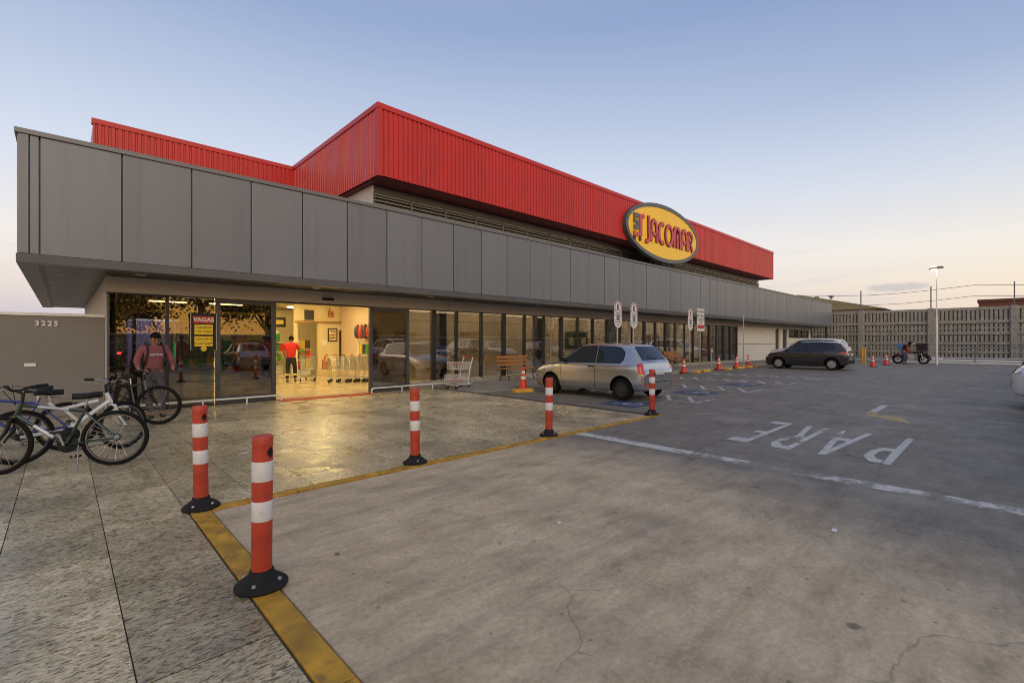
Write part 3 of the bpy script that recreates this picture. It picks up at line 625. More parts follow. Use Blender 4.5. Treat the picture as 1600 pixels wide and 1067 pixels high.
for X, Y in ((1.6,14.6),(3.4,14.4),(5.2,14.6),(7.4,14.4),(2.2,17),(4.6,17),(6.8,17),(3.5,20),(6,19.6),(7.6,18.6),(8,22.5),(5,22.8),(3,22.8)): link('ceiling_lamp', lm, ii, (X, Y-OY, 3.045))
for X in (9.9,12.4,15,17.6,20.2,22.8,25.4,28,30.6,33.2,46.5,48.5): link('ceiling_lamp', lm2, ii, (X, 14.2-OY, 3.045))
part('office_wall', MB().box(41.1, 51, 15.2, 15.3, 0, 2.8), CREAM, ii)
POSTERS = [(18.1,18.95,1.15,2.0,(.03,.07,.03)),(19.05,19.9,1.15,2.0,(.03,.07,.03)),(25.2,26.2,.55,1.9,(.13,.03,.02)),(26.4,27.3,.55,1.9,(.10,.03,.02)),(33.2,34.2,.5,2.0,(.22,.05,.07)),(34.4,35.6,.5,2.0,(.5,.38,.05)),(11.6,12.6,1.1,1.9,(.38,.30,.2))]
for k, (a, b, c, d, col) in enumerate(POSTERS):
    p_ = part('wall_poster', bx(a, b, 15.17, 15.198, c, d), mat('poster_ink_%s' % 'abcdefgh'[k], col, .4, 0, .5, 3), ii)
    part('print_disc', MB().lathe([(.22,-.004),(.22,0)], 24, (a+.45, 15.166, d-.5), 'y'), mat('poster_light_%s' % 'abcdefgh'[k], (.5,.42,.2), .4), p_)
# shelves of goods far inside
shf = part('shelving', MB().box(2.6, 7.4, 23.2, 23.8, .02, .1).box(2.6, 7.4, 23.75, 23.8, .1, 2.0).box(2.6,7.4,23.3,23.8,.55,.58).box(2.6,7.4,23.3,23.8,1.0,1.03).box(2.6,7.4,23.3,23.8,1.45,1.48), WHITE, ii)
gc = [mat('goods_' + n, c, .5, 0, .3, 20) for n, c in (('red', (.5,.04,.03)), ('yellow', (.6,.42,.04)), ('green', (.05,.25,.06)), ('white', (.6,.58,.52)), ('dark', (.05,.04,.05)))]
for zz in (.12, .60, 1.05, 1.5):
    x = 2.65
    while x < 7.3:
        w_ = random.uniform(.15, .4); part('goods_row', bx(x, x+w_-.01, 23.34, 23.7, zz, zz+random.uniform(.2,.36)), random.choice(gc), shf); x += w_
for (X0, X1, Y0) in ((2.2, 4.4, 19.2), (1.2, 3.4, 21.4)):
    sh = part('shelving', MB().box(X0, X1, Y0, Y0+.6, .02, .1).box(X0, X1, Y0+.28, Y0+.32, .1, 1.7).box(X0, X1, Y0, Y0+.6, .58, .6).box(X0, X1, Y0, Y0+.6, 1.08, 1.1), WHITE, ii)
    for zz in (.12, .62, 1.12):
        x = X0 + .03
        while x < X1 - .1:
            w_ = random.uniform(.12, .3); part('goods_row', bx(x, min(x+w_, X1)-.01, Y0+.02, Y0+.26, zz, zz+random.uniform(.25,.42)), random.choice(gc), sh); x += w_
rk = part('magazine_rack', bx(7.2, 7.9, 21.2, 21.5, .02, 1.0), WHITE, ii)
for k in range(9): part('goods_row', bx(7.22+.22*(k % 3), 7.41+.22*(k % 3), 21.1, 21.3, .3+.45*(k//3), .66+.45*(k//3)), gc[(k*3) % 5], rk)
mt = part('door_mat', bx(3.95, 6.45, 12.45, 12.83, .006, .016), mat('red_mat', (.36,.03,.02), .9, 0, .25, 12, .3, 90))
# dirty plate, wall lamp and small vents
part('vent_stub', MB().tube([(47.2,12.2,5.0),(47.2,12.2,5.35)], .05), TRIM)

# ---- guard rails on the forecourt
def rail(x0, x1, posts, label):
    r = thing('guard_rail', label, 'rail', (x0, 12.6, 0))
    MB().tube([(0,0,.0),(0,0,.10),(.02,0,.14),(.06,0,.155),(x1-x0-.06,0,.155),(x1-x0-.02,0,.14),(x1-x0,0,.10),(x1-x0,0,0)], .022, 8).build('pipe', WHITE, r, smooth=True)
    for p in posts: MB().tube([(p-x0,0,0),(p-x0,0,.14)], .018).build('post', WHITE, r, smooth=True)
rail(.75, 3.98, (2.3, 3.2), 'low white pipe guard rail left of the open doorway')
rail(6.42, 9.6, (7.4, 8.5), 'low white pipe guard rail right of the open doorway')

# ---- oval sign on the red storey
sg = thing('oval_sign', 'big yellow oval sign with raised red lettering on the red storey', 'sign', (23.55, 13.1, 7.27))
def ell(a, b, y0, y1, n=72): return MB().prism([(a*math.cos(2*math.pi*k/n), b*math.sin(2*math.pi*k/n)) for k in range(n)], y0, y1, 'y')
SGREY = mat('sign_rim', (.10,.115,.125), .4, .2); SYEL = mat('sign_yellow', (.95,.60,.010), .35, 0, .05, 1.2); SRED = mat('sign_red', (.55,.085,.10), .45); SDRK = mat('sign_red_edge', (.13,.012,.012), .5); SG2 = mat('sign_letter_grey', (.13,.12,.125), .45)
A_, B_ = 3.85, 1.52
ell(A_, B_, -.32, -.16).build('rim_box', SGREY, sg, bevel=.0)
n = 72; mb = MB()
for (a, b, y) in ((A_, B_, -.321), (A_, B_, -.37), (A_-.20, B_-.20, -.37), (A_-.20, B_-.20, -.30)): mb.v += [(a*math.cos(2*math.pi*k/n), y, b*math.sin(2*math.pi*k/n)) for k in range(n)]
mb.f = [(i*n+k, i*n+(k+1)%n, (i+1)*n+(k+1)%n, (i+1)*n+k) for i in range(3) for k in range(n)]
mb.build('rim_ring', SGREY, sg); ell(A_-.202, B_-.202, -.34, -.322).build('face', SYEL, sg)
def stroke(lines, w_, depth, nm, m_, y):
    mb = MB()
    for pts in lines:
        pts = [Vector(p) for p in pts]; lft = []; rgt = []
        for i, p in enumerate(pts):
            d = (pts[min(i+1, len(pts)-1)] - pts[max(i-1, 0)]).normalized(); nn = Vector((-d.y, d.x)) * w_ / 2
            lft.append(tuple(p + nn)); rgt.append(tuple(p - nn))
        for i in range(len(pts)-1):
            mb.prism([lft[i], lft[i+1], rgt[i+1], rgt[i]], y - depth, y, 'y')
    return mb
def arc(cx, cz, rx, rz, a0, a1, n=9): return [(cx + rx*math.cos(R(a0+(a1-a0)*k/n)), cz + rz*math.sin(R(a0+(a1-a0)*k/n))) for k in range(n+1)]
LET = {
 'J': [[(.34,1.0),(.36,.25)] + arc(.20,.20,.17,.18,0,-110)],
 'A': [[(.04,0),(.08,.55)] + arc(.24,.62,.17,.36,170,10) + [(.42,.55),(.44,0)], [(.08,.36),(.42,.36)]],
 'C': [arc(.30,.5,.24,.46,65,295,12)],
 'O': [arc(.30,.5,.25,.46,90,450,18)],
 'M': [[(.04,0),(.07,.7)] + arc(.17,.76,.10,.20,180,0) + [(.28,.7),(.29,0)], [(.28,.7)] + arc(.39,.76,.11,.20,180,0) + [(.51,.7),(.54,0)]],
 'R': [[(.05,0),(.07,.97)], [(.07,.93)] + arc(.21,.72,.16,.21,90,-90) + [(.08,.51)], [(.20,.52),(.40,.0)]],
}
adv = {'J':.47,'A':.53,'C':.50,'O':.64,'M':.64,'R':.5}
xx = -2.28
for ch in 'JACOMAR':
    hz = 1.12 if ch != 'J' else 1.36
    wz = 1.50
    for w_, dp, m_, yy, nm in ((.225, .05, SDRK, -.341, 'letter_edge'), (.18, .025, SRED, -.392, 'letter')):
        ll = [[(xx + p[0]*wz*.98, (p[1]-.42)*hz - .12) for p in ln] for ln in LET[ch]]
        stroke(ll, w_, dp, nm, m_, yy).build(nm, m_, sg)
    xx += adv[ch]*wz*.96
ic = [([[(-2.74,.50),(-3.10,.50),(-3.10,.20),(-2.80,.20),(-2.80,-.10),(-3.16,-.10)]], .24, SG2, 'icon_basket'), ([[(-2.24,.56),(-2.54,.56),(-2.54,-.42),(-3.20,-.42)]], .24, SRED, 'icon_cart'), ([[(-3.10,-.54),(-3.10,-.72)],[(-2.60,-.54),(-2.60,-.72)]], .16, SDRK, 'icon_wheel')]
for l_, w_, m_, nm in ic: stroke(l_, w_, .07, nm, m_, -.341).build(nm, m_, sg)
for k in (-1, 1): bx(k*1.2-.05, k*1.2+.05, -.165, .5, -.4, .4).build('bracket', TRIM, sg)

# ---- side boundary wall with the house number
bw = thing('boundary_wall', 'grey textured wall with white coping and number 3225', 'wall', (-3, 13.05, 0))
bx(-7, 3.62, 0, .18, 0, 2.0).build('wall', GREYWALL, bw); bx(-7.03, 3.635, -.03, .21, 2.003, 2.06).build('coping', WHITE, bw, bevel=.006)
for k, ch in enumerate('3225'):
    link('digit', text_mesh(ch, .135, .012, WHITE, .004), bw, (2.635 + k*.088, -.014, 1.85), FACE_S)
bx(2.46, 2.62, -.02, -.002, 1.02, 1.08).build('small_plaque', WHITE, bw, bevel=.003)

# ---- precast concrete wall at the far end
pw = thing('concrete_wall', 'tall precast concrete wall with rows of slots behind the yard', 'wall', (54, 0, 0))
PY = [-15.1, -10.2, -5.2, -.3, 4.6, 9.5, 14.4, 19.3, 24.2]
for k, y in enumerate(PY): bx(-.16, .2, y-.2, y+.2, -.3, 4.35).build('pillar', CONC, pw, bevel=.015)
rows = [(0.0,.12,.50),(.62,.74,1.22),(1.34,1.46,2.02),(2.16,2.30,2.92),(3.08,3.24,4.05)]
for k in range(len(PY)-1):
    y0, y1 = PY[k]+.2, PY[k+1]-.2
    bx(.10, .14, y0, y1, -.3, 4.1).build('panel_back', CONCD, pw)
    for q, (zb, z0, z1) in enumerate(rows):
        bx(-.06, .098, y0, y1, zb-.1 if q else -.3, z0).build('beam', CONC, pw, bevel=.008)
        n_ = 17; p = (y1-y0)/n_; mb = MB()
        for j in range(n_+1):
            yy = y0 + p*j; mb.box(-.03, .097, max(yy-.088, y0), min(yy+.088, y1), z0+.001, zb and z1 or z1)
            if q in (1, 3): mb.box(-.028, .095, yy+.088, min(yy+p-.088, y1), (z0+z1)/2-.05, (z0+z1)/2+.05)
        o = mb.build('fin_row', CONC, pw); o['kind'] = 'stuff'
    bx(-.06, .098, y0, y1, 4.06, 4.3).build('beam', CONC, pw, bevel=.008)
# razor wire posts and wires above it
for k, y in enumerate(PY[3:6]):
    p_ = thing('wire_post', ['tall thin metal post on the concrete wall near the right edge','thin metal post on the concrete wall beside the lit lamp','thin metal post on the wall left of the motorcycle'][k], 'post', (53.9, y, 4.3), 0, 'posts on the concrete wall')
    bx(-.04, .04, -.04, .04, -.2, 1.9).build('upright', TRIM, p_)
for k, (za, zb) in enumerate(((6.1,6.15),(5.2,5.7))):
    w_ = MB().tube([(54.2+k*3, 26-48*t/20, za + (zb-za)*t/20 - .35*math.sin(math.pi*((t/20*4) % 1))) for t in range(21)], .018, 5).build('overhead_wire', BLACK)
    tag(w_, ['upper thin overhead wire sagging above the concrete wall', 'lower thin overhead wire sagging above the concrete wall'][k], 'wire')
# warehouse roofs beyond
wh = thing('warehouse', 'olive metal gabled warehouse roof behind the concrete wall', 'building', (78, 19, 0))
MB().box(-8, 8, -8, 8, 0, 5.6).build('wall', CONC, wh)
MB().prism([(-9,5.4),(0,7.6),(9,5.4)], -8.4, 8.4, 'x').build('roof', mat('olive_roof', (.30,.25,.13), .6, .2, .1, 2), wh)
for k in (-1, .6): MB().lathe([(.12,0),(.12,.2),(.3,.25),(.3,.4),(.05,.45)], 10, (-7, -2.4+k, 6.9)).build('roof_vent', TRIM, wh, smooth=True)
b2 = thing('brick_house', 'red brown flat roofed building behind wall at right edge', 'building', (75, -2, 0))
MB().box(-5, 5, -6, 4.2, 0, 5.6).build('wall', mat('red_brown_wall', (.16,.06,.04), .8), b2); bx(-5.1, 5.1, -6.1, 4.3, 5.6, 5.9).build('roof', mat('red_brown_roof', (.12,.05,.035), .8), b2)
# verge, kerb and mesh fence in front of the wall
vg = tag(bx(-.5, 8, -22, 12, -.1, .07).build('verge', SIDEW, None, loc=(44.5, 0, 0)), kind='structure')
tag(bx(-.1, .1, -22, 6, 0, .10).build('kerb_strip', WHITE, None, bevel=.02, loc=(43.8, 0, 0)), kind='structure')
mf = thing('rail_fence', 'grey steel rail fence with posts along the far verge', 'fence', (45.2, -1, 0))
for k in range(8): bx(-.03, .03, -13.5+k*2.3-.03, -13.5+k*2.3+.03, 0, 1.15).build('post', TRIM, mf)
for z in (.3, 1.1): MB().tube([(0,-13.5,z),(0,4.2,z)], .03).build('rail', TRIM, mf, smooth=True)
mb = MB()
for k in range(70): mb.box(-.006, .006, -13.4+k*.25-.008, -13.4+k*.25+.008, .32, 1.08)
o = mb.build('baluster_row', STEEL, mf); o['kind'] = 'stuff'
tag(bx(-.03, .03, -10, 4.4, 0, .28).build('low_wall', WHITE, None, loc=(46.8, 0, .07)), 'low white strip wall behind the grey rail fence', 'wall')
hf = thing('mesh_fence', 'dark post and mesh fence just before the concrete wall', 'fence', (52.6, 0, 0))
for y in (-8,-5.4,-2.8,-.6,1.7,4.2,7.1,10,12.6): bx(-.03, .03, y-.03, y+.03, 0, 2.4).build('post', TRIM, hf)
for z in (.1, 1.2, 2.35): MB().tube([(0,-8,z),(0,12.6,z)], .012, 5).build('wire', TRIM, hf)
# ------------------------------------------------------------------ traffic posts on the kerb
def traffic_post():
    t = thing('traffic_post', '', 'bollard', (0,0,0), 0, 'orange and white posts along the kerb')
    MB().lathe([(.148,0),(.150,.012),(.138,.024),(.095,.055),(.072,.075),(.066,.10),(.060,.102)], 28).build('base', RUBBER, t, smooth=True)
    b = link('tube', MB().lathe([(.0575,.095),(.058,.10),(.058,.845),(.0555,.846),(.0555,.858),(.0585,.859),(.0585,.905),(.054,.914),(.02,.917)], 28).mesh('tube', ORANGE, smooth=True), t)
    for z0, z1 in ((.40,.52),(.64,.76)): MB().lathe([(.0585,z0),(.0598,z0+.002),(.0598,z1-.002),(.0585,z1)], 28).build('reflective_band', REFL, t, smooth=True)
    for a in (-2.3, -.9, .6, 2.2): MB().lathe([(.014,0),(.012,.012),(.004,.016)], 8, (.112*math.cos(a), .112*math.sin(a), .040)).build('bolt', STEEL, t, smooth=True)
    for a in (-1.15,):
        c, s_ = math.cos(a), math.sin(a); q = [(0,.045),(.016,.018),(.022,0),(.016,-.018),(0,-.045),(-.016,-.018),(-.022,0),(-.016,.018)]
        vs = [(.0610*math.cos(a+u/.058), .0610*math.sin(a+u/.058), .815+w_*.8) for u, w_ in q]
        MB().add(vs, [tuple(range(8))]).build('lock_hole', BLACK, t)
    return t
P0 = traffic_post()
pl = ['orange and white post nearest the camera with torn white tape', 'orange and white post at the corner of the yellow kerb', 'orange and white post on the kerb facing the open doorway', 'orange and white post on the kerb before the silver hatchback front', 'faded orange and white post beside the silver hatchback rear bumper']
pp = [(.88,3.15),(.90,5.0),(3.14,5.03),(5.59,5.03),(8.73,5.03)]
for k, (x, y) in enumerate(pp):
    o = P0 if k == 0 else copy_tree(P0)
    o.location = (x, y, .012); o['label'] = pl[k]; o.rotation_euler = ((.0,.012,-.006,.006,-.008)[k], (.008,-.014,-.006,.004,.01)[k], (0.1,.0,.45,.75,-.6)[k])
    if k == 0:
        for (a0, da, z, tw) in ((.25,.02,.50,.02),):
            mb = MB(); n = 7; c = []
            for i in range(n): t_ = i/(n-1); c.append((.060+.035*t_*t_+.012*math.sin(t_*4), .02*math.sin(t_*3), .47+.075*t_))
            for i in range(n): x_, y_, z_ = c[i]; w_ = .018*(1-t_*0)*(1-i/n*.8); mb.v += [(x_, y_-w_, z_), (x_, y_+w_, z_+.006)]
            mb.f = [(2*i, 2*i+1, 2*i+3, 2*i+2) for i in range(n-1)]
            mb.xf(Matrix.Rotation(-.75, 4, 'Z')).build('torn_tape', REFL, o)
# ---- cones and wheel stops
def cone():
    t = thing('traffic_cone', '', 'traffic cone', (0,0,0), 0, 'orange cones along the bays')
    CO = mat('cone_orange', (.72,.045,.012), .45, 0, .1, 8, dirt=.15)
    MB().prism([(-.19,-.13),(-.13,-.19),(.13,-.19),(.19,-.13),(.19,.13),(.13,.19),(-.13,.19),(-.19,.13)], 0, .035, 'z').build('base', RUBBER, t, bevel=.008)
    MB().lathe([(.150,.035),(.140,.06),(.092,.30),(.030,.70),(.024,.72),(.01,.722)], 20).build('body', CO, t, smooth=True)
    for z0, z1 in ((.33,.42),(.50,.58)):
        r = lambda z: .092 - (.062)*(z-.30)/.40 + .0015
        MB().lathe([(r(z0),z0),(r(z1),z1)], 20).build('white_band', REFL, t, smooth=True)
    return t
C0 = cone()
cl = [('orange cone at the front of the silver hatchback', 10.42, 10.45, .0), ('orange cone left of the first white sign post past the hatchback', 21.3, 10.6, 0), ('orange cone right of the rectangular warning sign', 25.1, 10.55, 0), ('orange cone left of the thin bare pole', 27.6, 10.6, 0), ('orange cone in front of the dark grey hatchback bonnet', 29.6, 10.7, 0), ('orange cone nearer the camera of the pair by the motorcycle', 34.8, 5.56, 0), ('orange cone standing just left of the motorcycle wheel', 38.3, 5.42, 0)]
for k, (lb, x, y, z) in enumerate(cl):
    o = C0 if k == 0 else copy_tree(C0); o.location = (x, y, z); o['label'] = lb; o.rotation_euler = (0, 0, k*.4)
S0 = MB().prism([(-.13,0),(.13,0),(.08,.10),(-.08,.10)], -.32, .32, 'x').build('wheel_stop', YELB, None, bevel=.012)
tag(S0, '', 'wheel stop', 'yellow wheel stops')
for k, (lb, x, y) in enumerate((('yellow block beside the cone by the silver hatchback', 9.9, 9.95), ('yellow block just past the rear of the silver hatchback', 18.7, 10.35), ('yellow block at the foot of the round topped white sign', 22.1, 10.35), ('yellow block at the foot of the rectangular warning sign', 23.2, 10.4), ('yellow block right of the cone past the warning sign', 25.7, 10.3), ('yellow block at the cone left of the thin pole', 27.3, 10.3), ('yellow block at the foot of the thin pole', 28.7, 10.35), ('yellow block below the cone at the dark grey hatchback', 29.9, 10.3))):
    o = S0 if k == 0 else S0.copy()
    if k: COL.objects.link(o)
    o.location = (x, y, 0); o['label'] = lb; o.rotation_euler = (0, 0, .1*((k*7) % 5 - 2))
# ---- sign posts
SBLUE = mat('sign_blue', (.03,.06,.22), .5); SINK = mat('sign_black', (.02,.02,.02), .5); SRD = mat('sign_red_print', (.42,.025,.02), .5); SWH = mat('sign_white', (.66,.66,.66), .4)
def bay_sign(label, x, y):
    t = thing('parking_sign', label, 'sign', (x, y, 0), 0, 'round topped parking signs')
    MB().tube([(0,.03,0),(0,.03,3.05)], .028, 10).build('pole', STEEL, t, smooth=True)
    n = 14; a, h0, h1 = .25, 2.28, 2.84
    MB().prism([(a*math.cos(math.pi*k/n), h1+a*math.sin(math.pi*k/n)) for k in range(n+1)] + [(-a*math.cos(math.pi*k/n), h0-a*math.sin(math.pi*k/n)) for k in range(n+1)], -.012, 0, 'y').build('plate', SWH, t)
    mb = MB(); m = 28
    for rr in (.235, .20): mb.v += [(rr*math.cos(2*math.pi*k/m), -.014, 2.83+rr*math.sin(2*math.pi*k/m)) for k in range(m)]
    mb.f = [(k, (k+1)%m, m+(k+1)%m, m+k) for k in range(m)]; mb.build('red_ring', SRD, t)
    link('letter', text_mesh('E', .30, .001, SINK, .012), t, (0, -.0145, 2.83), FACE_S)
    bx(-.10, .10, -.0145, -.0125, 2.33, 2.51).build('blue_panel', SBLUE, t)
    for z_, w_, h_, m_ in ((2.555,.19,.028,SINK),(2.27,.19,.026,SINK),(2.17,.09,.026,SBLUE)):     # lines of print too small to read
        for k in range(5): bx(-w_+k*w_*.4+.006, -w_+k*w_*.4+w_*.33, -.0145, -.0125, z_-h_, z_+h_*.4).build('print_line', m_, t)
    mb = MB()
    for q in [seg((-.02,.07),(-.02,0),.02), seg((-.02,0),(.04,0),.02), seg((.04,0),(.06,-.06),.02)]: mb.add([(a_, -.0152, 2.42+b_) for a_, b_ in q], [(0,1,2,3)])
    mb.build('wheelchair_figure', SWH, t)
    return t
bay_sign('round topped white E parking sign, leftmost above the silver hatchback roof', 15.85, 10.62)
bay_sign('round topped white E parking sign, right one above the silver hatchback roof', 17.0, 10.62)
bay_sign('round topped white E parking sign standing beside the rectangular warning sign', 22.0, 10.62)
t = thing('warning_sign', 'rectangular white warning sign reading ATENCAO MOTORISTA with red bar', 'sign', (22.95, 10.55, 0))
MB().tube([(0,.03,0),(0,.03,3.05)], .03, 10).build('pole', STEEL, t, smooth=True); bx(-.40, .40, -.012, 0, 2.02, 3.12).build('plate', SWH, t)
link('print_line', text_mesh('ATENÇÃO', .175, .001, SINK, .003), t, (0, -.0145, 2.97), FACE_S); link('print_line', text_mesh('MOTORISTA', .145, .001, SINK, .003), t, (0, -.0145, 2.76), FACE_S)
for z, w_, m_ in ((2.62,.34,SINK),(2.53,.30,SINK),(2.42,.20,SRD)):
    for k in range(7): bx(-w_+k*w_*.286+.008, -w_+k*w_*.286+w_*.25, -.0145, -.0125, z-.022, z+.022).build('print_line', m_, t)
bx(-.36, .36, -.0142, -.0124, 2.14, 2.32).build('red_bar', SRD, t)
t = thing('bare_pole', 'thin bare metal pole standing right of the warning sign', 'pole', (28.6, 10.6, 0)); MB().tube([(0,0,0),(0,0,2.9)], .03, 8).build('shaft', STEEL, t, smooth=True); MB().lathe([(.036,2.88),(.036,3.0),(.01,3.01)], 10).build('cap', WHITE, t, smooth=True)
t = thing('standing_ashtray', 'short grey steel ashtray post by the glass front', 'ashtray', (26.6, 11.6, .1)); MB().lathe([(.14,0),(.14,.02),(.03,.03),(.03,.75),(.09,.78),(.09,1.0),(.06,1.02)], 14).build('body', STEEL, t, smooth=True)
# ---- lamp post
t = thing('lamp_post', 'tall white lamp post with its lamp lit at far end', 'street lamp', (40.7, 3.2, 0))
MB().lathe([(.075,0),(.06,.4),(.05,3.1),(.035,3.12),(.03,6.15)], 12).build('pole', WHITE, t, smooth=True)
MB().tube([(0,0,6.1),(0,.05,6.2),(-.05,.25,6.24)], .03).build('arm', STEEL, t, smooth=True)
MB().prism([(-.35,6.2),(.35,6.12),(.35,6.2),(.1,6.30),(-.3,6.30)], -.16, .16, 'x').build('lamp_head', TRIM, t, bevel=.015)
bx(-.12, .12, .0, .25, 6.301, 6.34).build('lamp_glow', mat('lit_lamp', (1,.9,.7), .4, emit=(1,.80,.50), es=10), t)
bx(-.13, .13, -.02, .3, 6.105, 6.118).build('diffuser', MATS['lit_lamp'], t)
ld = bpy.data.lights.new('lamp', 'POINT'); ld.energy = 12; ld.color = (1,.78,.48); ld.shadow_soft_size = .15; lo = link('lamp_light', ld, t, (-.2, .1, 6.0))
for k, (x, y) in enumerate(((37.5,6.4),(39.6,6.9))):
    b_ = thing('yellow_post', ['thin yellow post between the white car and the cones', 'thin yellow post between the two cones'][k], 'bollard', (x, y, 0)); MB().lathe([(.05,0),(.05,1.05),(.04,1.09),(.01,1.1)], 10).build('tube', YELB, b_, smooth=True)
# ---- benches
def bench(label, loc):
    t = thing('bench', label, 'bench', loc, 0, 'benches before the glass')
    for k in range(4): bx(-.75, .75, -.22+k*.11, -.22+k*.11+.09, .42, .45).build('seat_slat', WOOD, t, bevel=.006)
    for k in range(3): bx(-.75, .75, .235+.02*k, .265+.02*k, .52+k*.13, .62+k*.13).build('back_slat', WOOD, t, bevel=.006)
    for x in (-.62, .62): MB().tube([(x,-.26,0),(x,-.18,.22),(x,-.16,.40),(x,.20,.40),(x,.25,.6),(x,.30,.88)], .018, 6).tube([(x,.26,0),(x,.18,.22),(x,.2,.40)], .018, 6).build('iron_leg', IRON, t, smooth=True)
bench('wooden slatted bench beside the silver hatchback front', (11.95, 12.3, .10)); bench('wooden slatted bench behind the warning sign pole', (23.6, 12.2, .10))
# ---- trolleys
def wires(mb, x0, x1, y0, y1, z0, z1, n, r=.004, taper=0):
    def P(x, y, z): f = (z - z0)/(z1 - z0 + 1e-6); q = 1 - taper*(1-f); return (x, y*q, z)
    for k in range(n+1):
        z = z0 + (z1-z0)*k/n; mb.tube([P(x0,y0,z),P(x1,y0,z),P(x1,y1,z),P(x0,y1,z)], r, 4, False, True)
    m = max(3, int((x1-x0)/.07))
    for k in range(m+1):
        x = x0 + (x1-x0)*k/m; mb.tube([P(x,y0,z1),P(x,y0,z0),P(x,y1,z0),P(x,y1,z1)], r*.8, 4, False)
    for k in range(6):
        y = y0 + (y1-y0)*k/5; mb.tube([P(x0,y,z1),P(x0,y,z0),P(x1,y,z0),P(x1,y,z1)], r*.8, 4, False)
    return mb
def caster(t, x, y, z=.10):
    MB().lathe([(.02,-.018),(.055,-.016),(.06,0),(.055,.016),(.02,.018)], 14, (x, y, .06), 'y').build('wheel', RUBBER, t, smooth=True)
    MB().tube([(x-.02,y,.14),(x,y-.026,.06)], .009, 5).tube([(x-.02,y,.14),(x,y+.026,.06)], .009, 5).build('caster_fork', STEEL, t)
def shop_cart(label, loc, rz, grp='nested trolleys inside the door'):
    t = thing('shopping_cart', label, 'shopping cart', loc, rz, grp)
    wires(MB(), -.38, .42, -.25, .25, .45, .92, 6, .005, .15).build('basket', STEEL, t)
    MB().tube([(-.46,-.25,.98),(-.38,-.25,.90),(-.30,-.24,.40),(-.36,-.24,.14)], .013, 6).tube([(-.46,.25,.98),(-.38,.25,.90),(-.30,.24,.40),(-.36,.24,.14)], .013, 6).tube([(-.36,-.24,.16),(.40,-.18,.16),(.40,.18,.16),(-.36,.24,.16)], .013, 6).build('frame', STEEL, t, smooth=True)
    MB().tube([(-.46,-.27,.99),(-.46,.27,.99)], .02, 8).build('handle', mat('red_handle', (.5,.03,.025), .4), t, smooth=True)
    for x, y in ((-.33,.24),(-.33,-.24),(.37,.17),(.37,-.17)): caster(t, x, y)
    return t
S1 = shop_cart('shopping cart at the left end of the nested row inside', (7.35, 16.9, .012), -.55)
for k in range(1, 6):
    c = again(S1, ['', 'second shopping cart from the left in the nested row', 'third shopping cart from the left in the nested row', 'fourth shopping cart from the left in the nested row', 'fifth shopping cart from the left in the nested row', 'shopping cart at the right end of the nested row inside'][k], (7.35+.25*k, 16.9-.155*k, .012), -.55)
def tier_cart(label, loc, rz, baskets=True):
    t = thing('two_tier_cart', label, 'shopping cart', loc, rz, 'white two tier trolleys')
    WM = mat('white_wire', (.68,.68,.67), .35, .1)
    MB().tube([(-.36,-.22,.15),(.34,-.22,.15),(.34,.22,.15),(-.36,.22,.15)], .018, 8, True, True).build('base_frame', WM, t, smooth=True)
    MB().tube([(.22,-.20,.15),(.33,-.20,.70),(.46,-.20,1.0)], .018, 8).tube([(.22,.20,.15),(.33,.20,.70),(.46,.20,1.0)], .018, 8).build('upright', WM, t, smooth=True)
    MB().tube([(.46,-.22,1.0),(.46,.22,1.0)], .022, 8).build('handle', MATS['red_handle'], t, smooth=True)
    if baskets:
        wires(MB(), -.28, .36, -.21, .21, .62, .84, 4, .006).build('upper_basket', WM, t); wires(MB(), -.42, .20, -.21, .21, .24, .46, 4, .006).build('lower_basket', WM, t)
        bx(-.40, .19, -.20, .20, .25, .256).build('lower_tray', mat('red_tray', (.4,.03,.025), .5), t); bx(-.27, .34, -.20, .20, .80, .806).build('child_flap', MATS['red_tray'], t)
    for x, y in ((-.3,.2),(-.3,-.2),(.3,.2),(.3,-.2)): caster(t, x, y)
    return t
tier_cart('white two tier shopping cart parked outside before the glass', (9.15, 12.1, .0), .15)
tier_cart('chrome frame cart without baskets near the first bench past the hatchback', (19.9, 11.7, .1), 2.9, False)
# ---- VAGAS poster on the glass and the claw machine
t = thing('job_poster', 'black framed VAGAS job poster with yellow panels on the glass', 'poster', (2.36, 12.85, 1.72))
bx(-.26, .26, -.012, 0, -.42, .44).build('backing', mat('poster_black', (.018,.018,.018), .25), t, bevel=.004)
for a in (-.26, .245): bx(a, a+.015, -.02, -.0125, -.42, .44).build('frame_edge', STEEL, t)
bx(-.20, .20, -.0145, -.0125, .20, .36).build('red_panel', mat('poster_red', (.50,.03,.025), .4), t); link('lettering', text_mesh('VAGAS', .13, .0006, WHITE, .004), t, (0, -.0152, .28), FACE_S)
for z0, z1, ls in ((-.06,.17,('• ZELADOR','• OP. CAIXA')), (-.33,-.10,('• REPOSITOR','  AÇOUGUEIRO'))):
    bx(-.18, .18, -.0145, -.0125, z0, z1).build('yellow_panel', mat('poster_yellow', (.75,.52,.02), .4), t)
    for k, s_ in enumerate(ls): link('lettering', text_mesh(s_, .062, .0006, SINK, .001), t, (0, -.0152, z1-.065-.1*k), FACE_S)
MB().lathe([(.06,-.016),(.06,-.0125)], 18, (0,0,-.385), 'y').build('badge', MATS['poster_yellow'], t)
t = thing('claw_machine', 'lit claw crane machine with purple glow and green tubes inside glass', 'game machine', (1.62, 14.55, .012), .12)
CG = mat('machine_grey', (.34,.34,.36), .4, 0, .05)
bx(-.5,.5,-.45,.45,0,.92).build('cabinet', CG, t, bevel=.015); MB().box(-.5,.5,-.45,.45,2.02,2.16).build('roof', CG, t, bevel=.01)
for x in (-.5,.44):
    for y in (-.45,.39): bx(x, x+.06, y, y+.06, .92, 2.02).build('corner_post', CG, t)
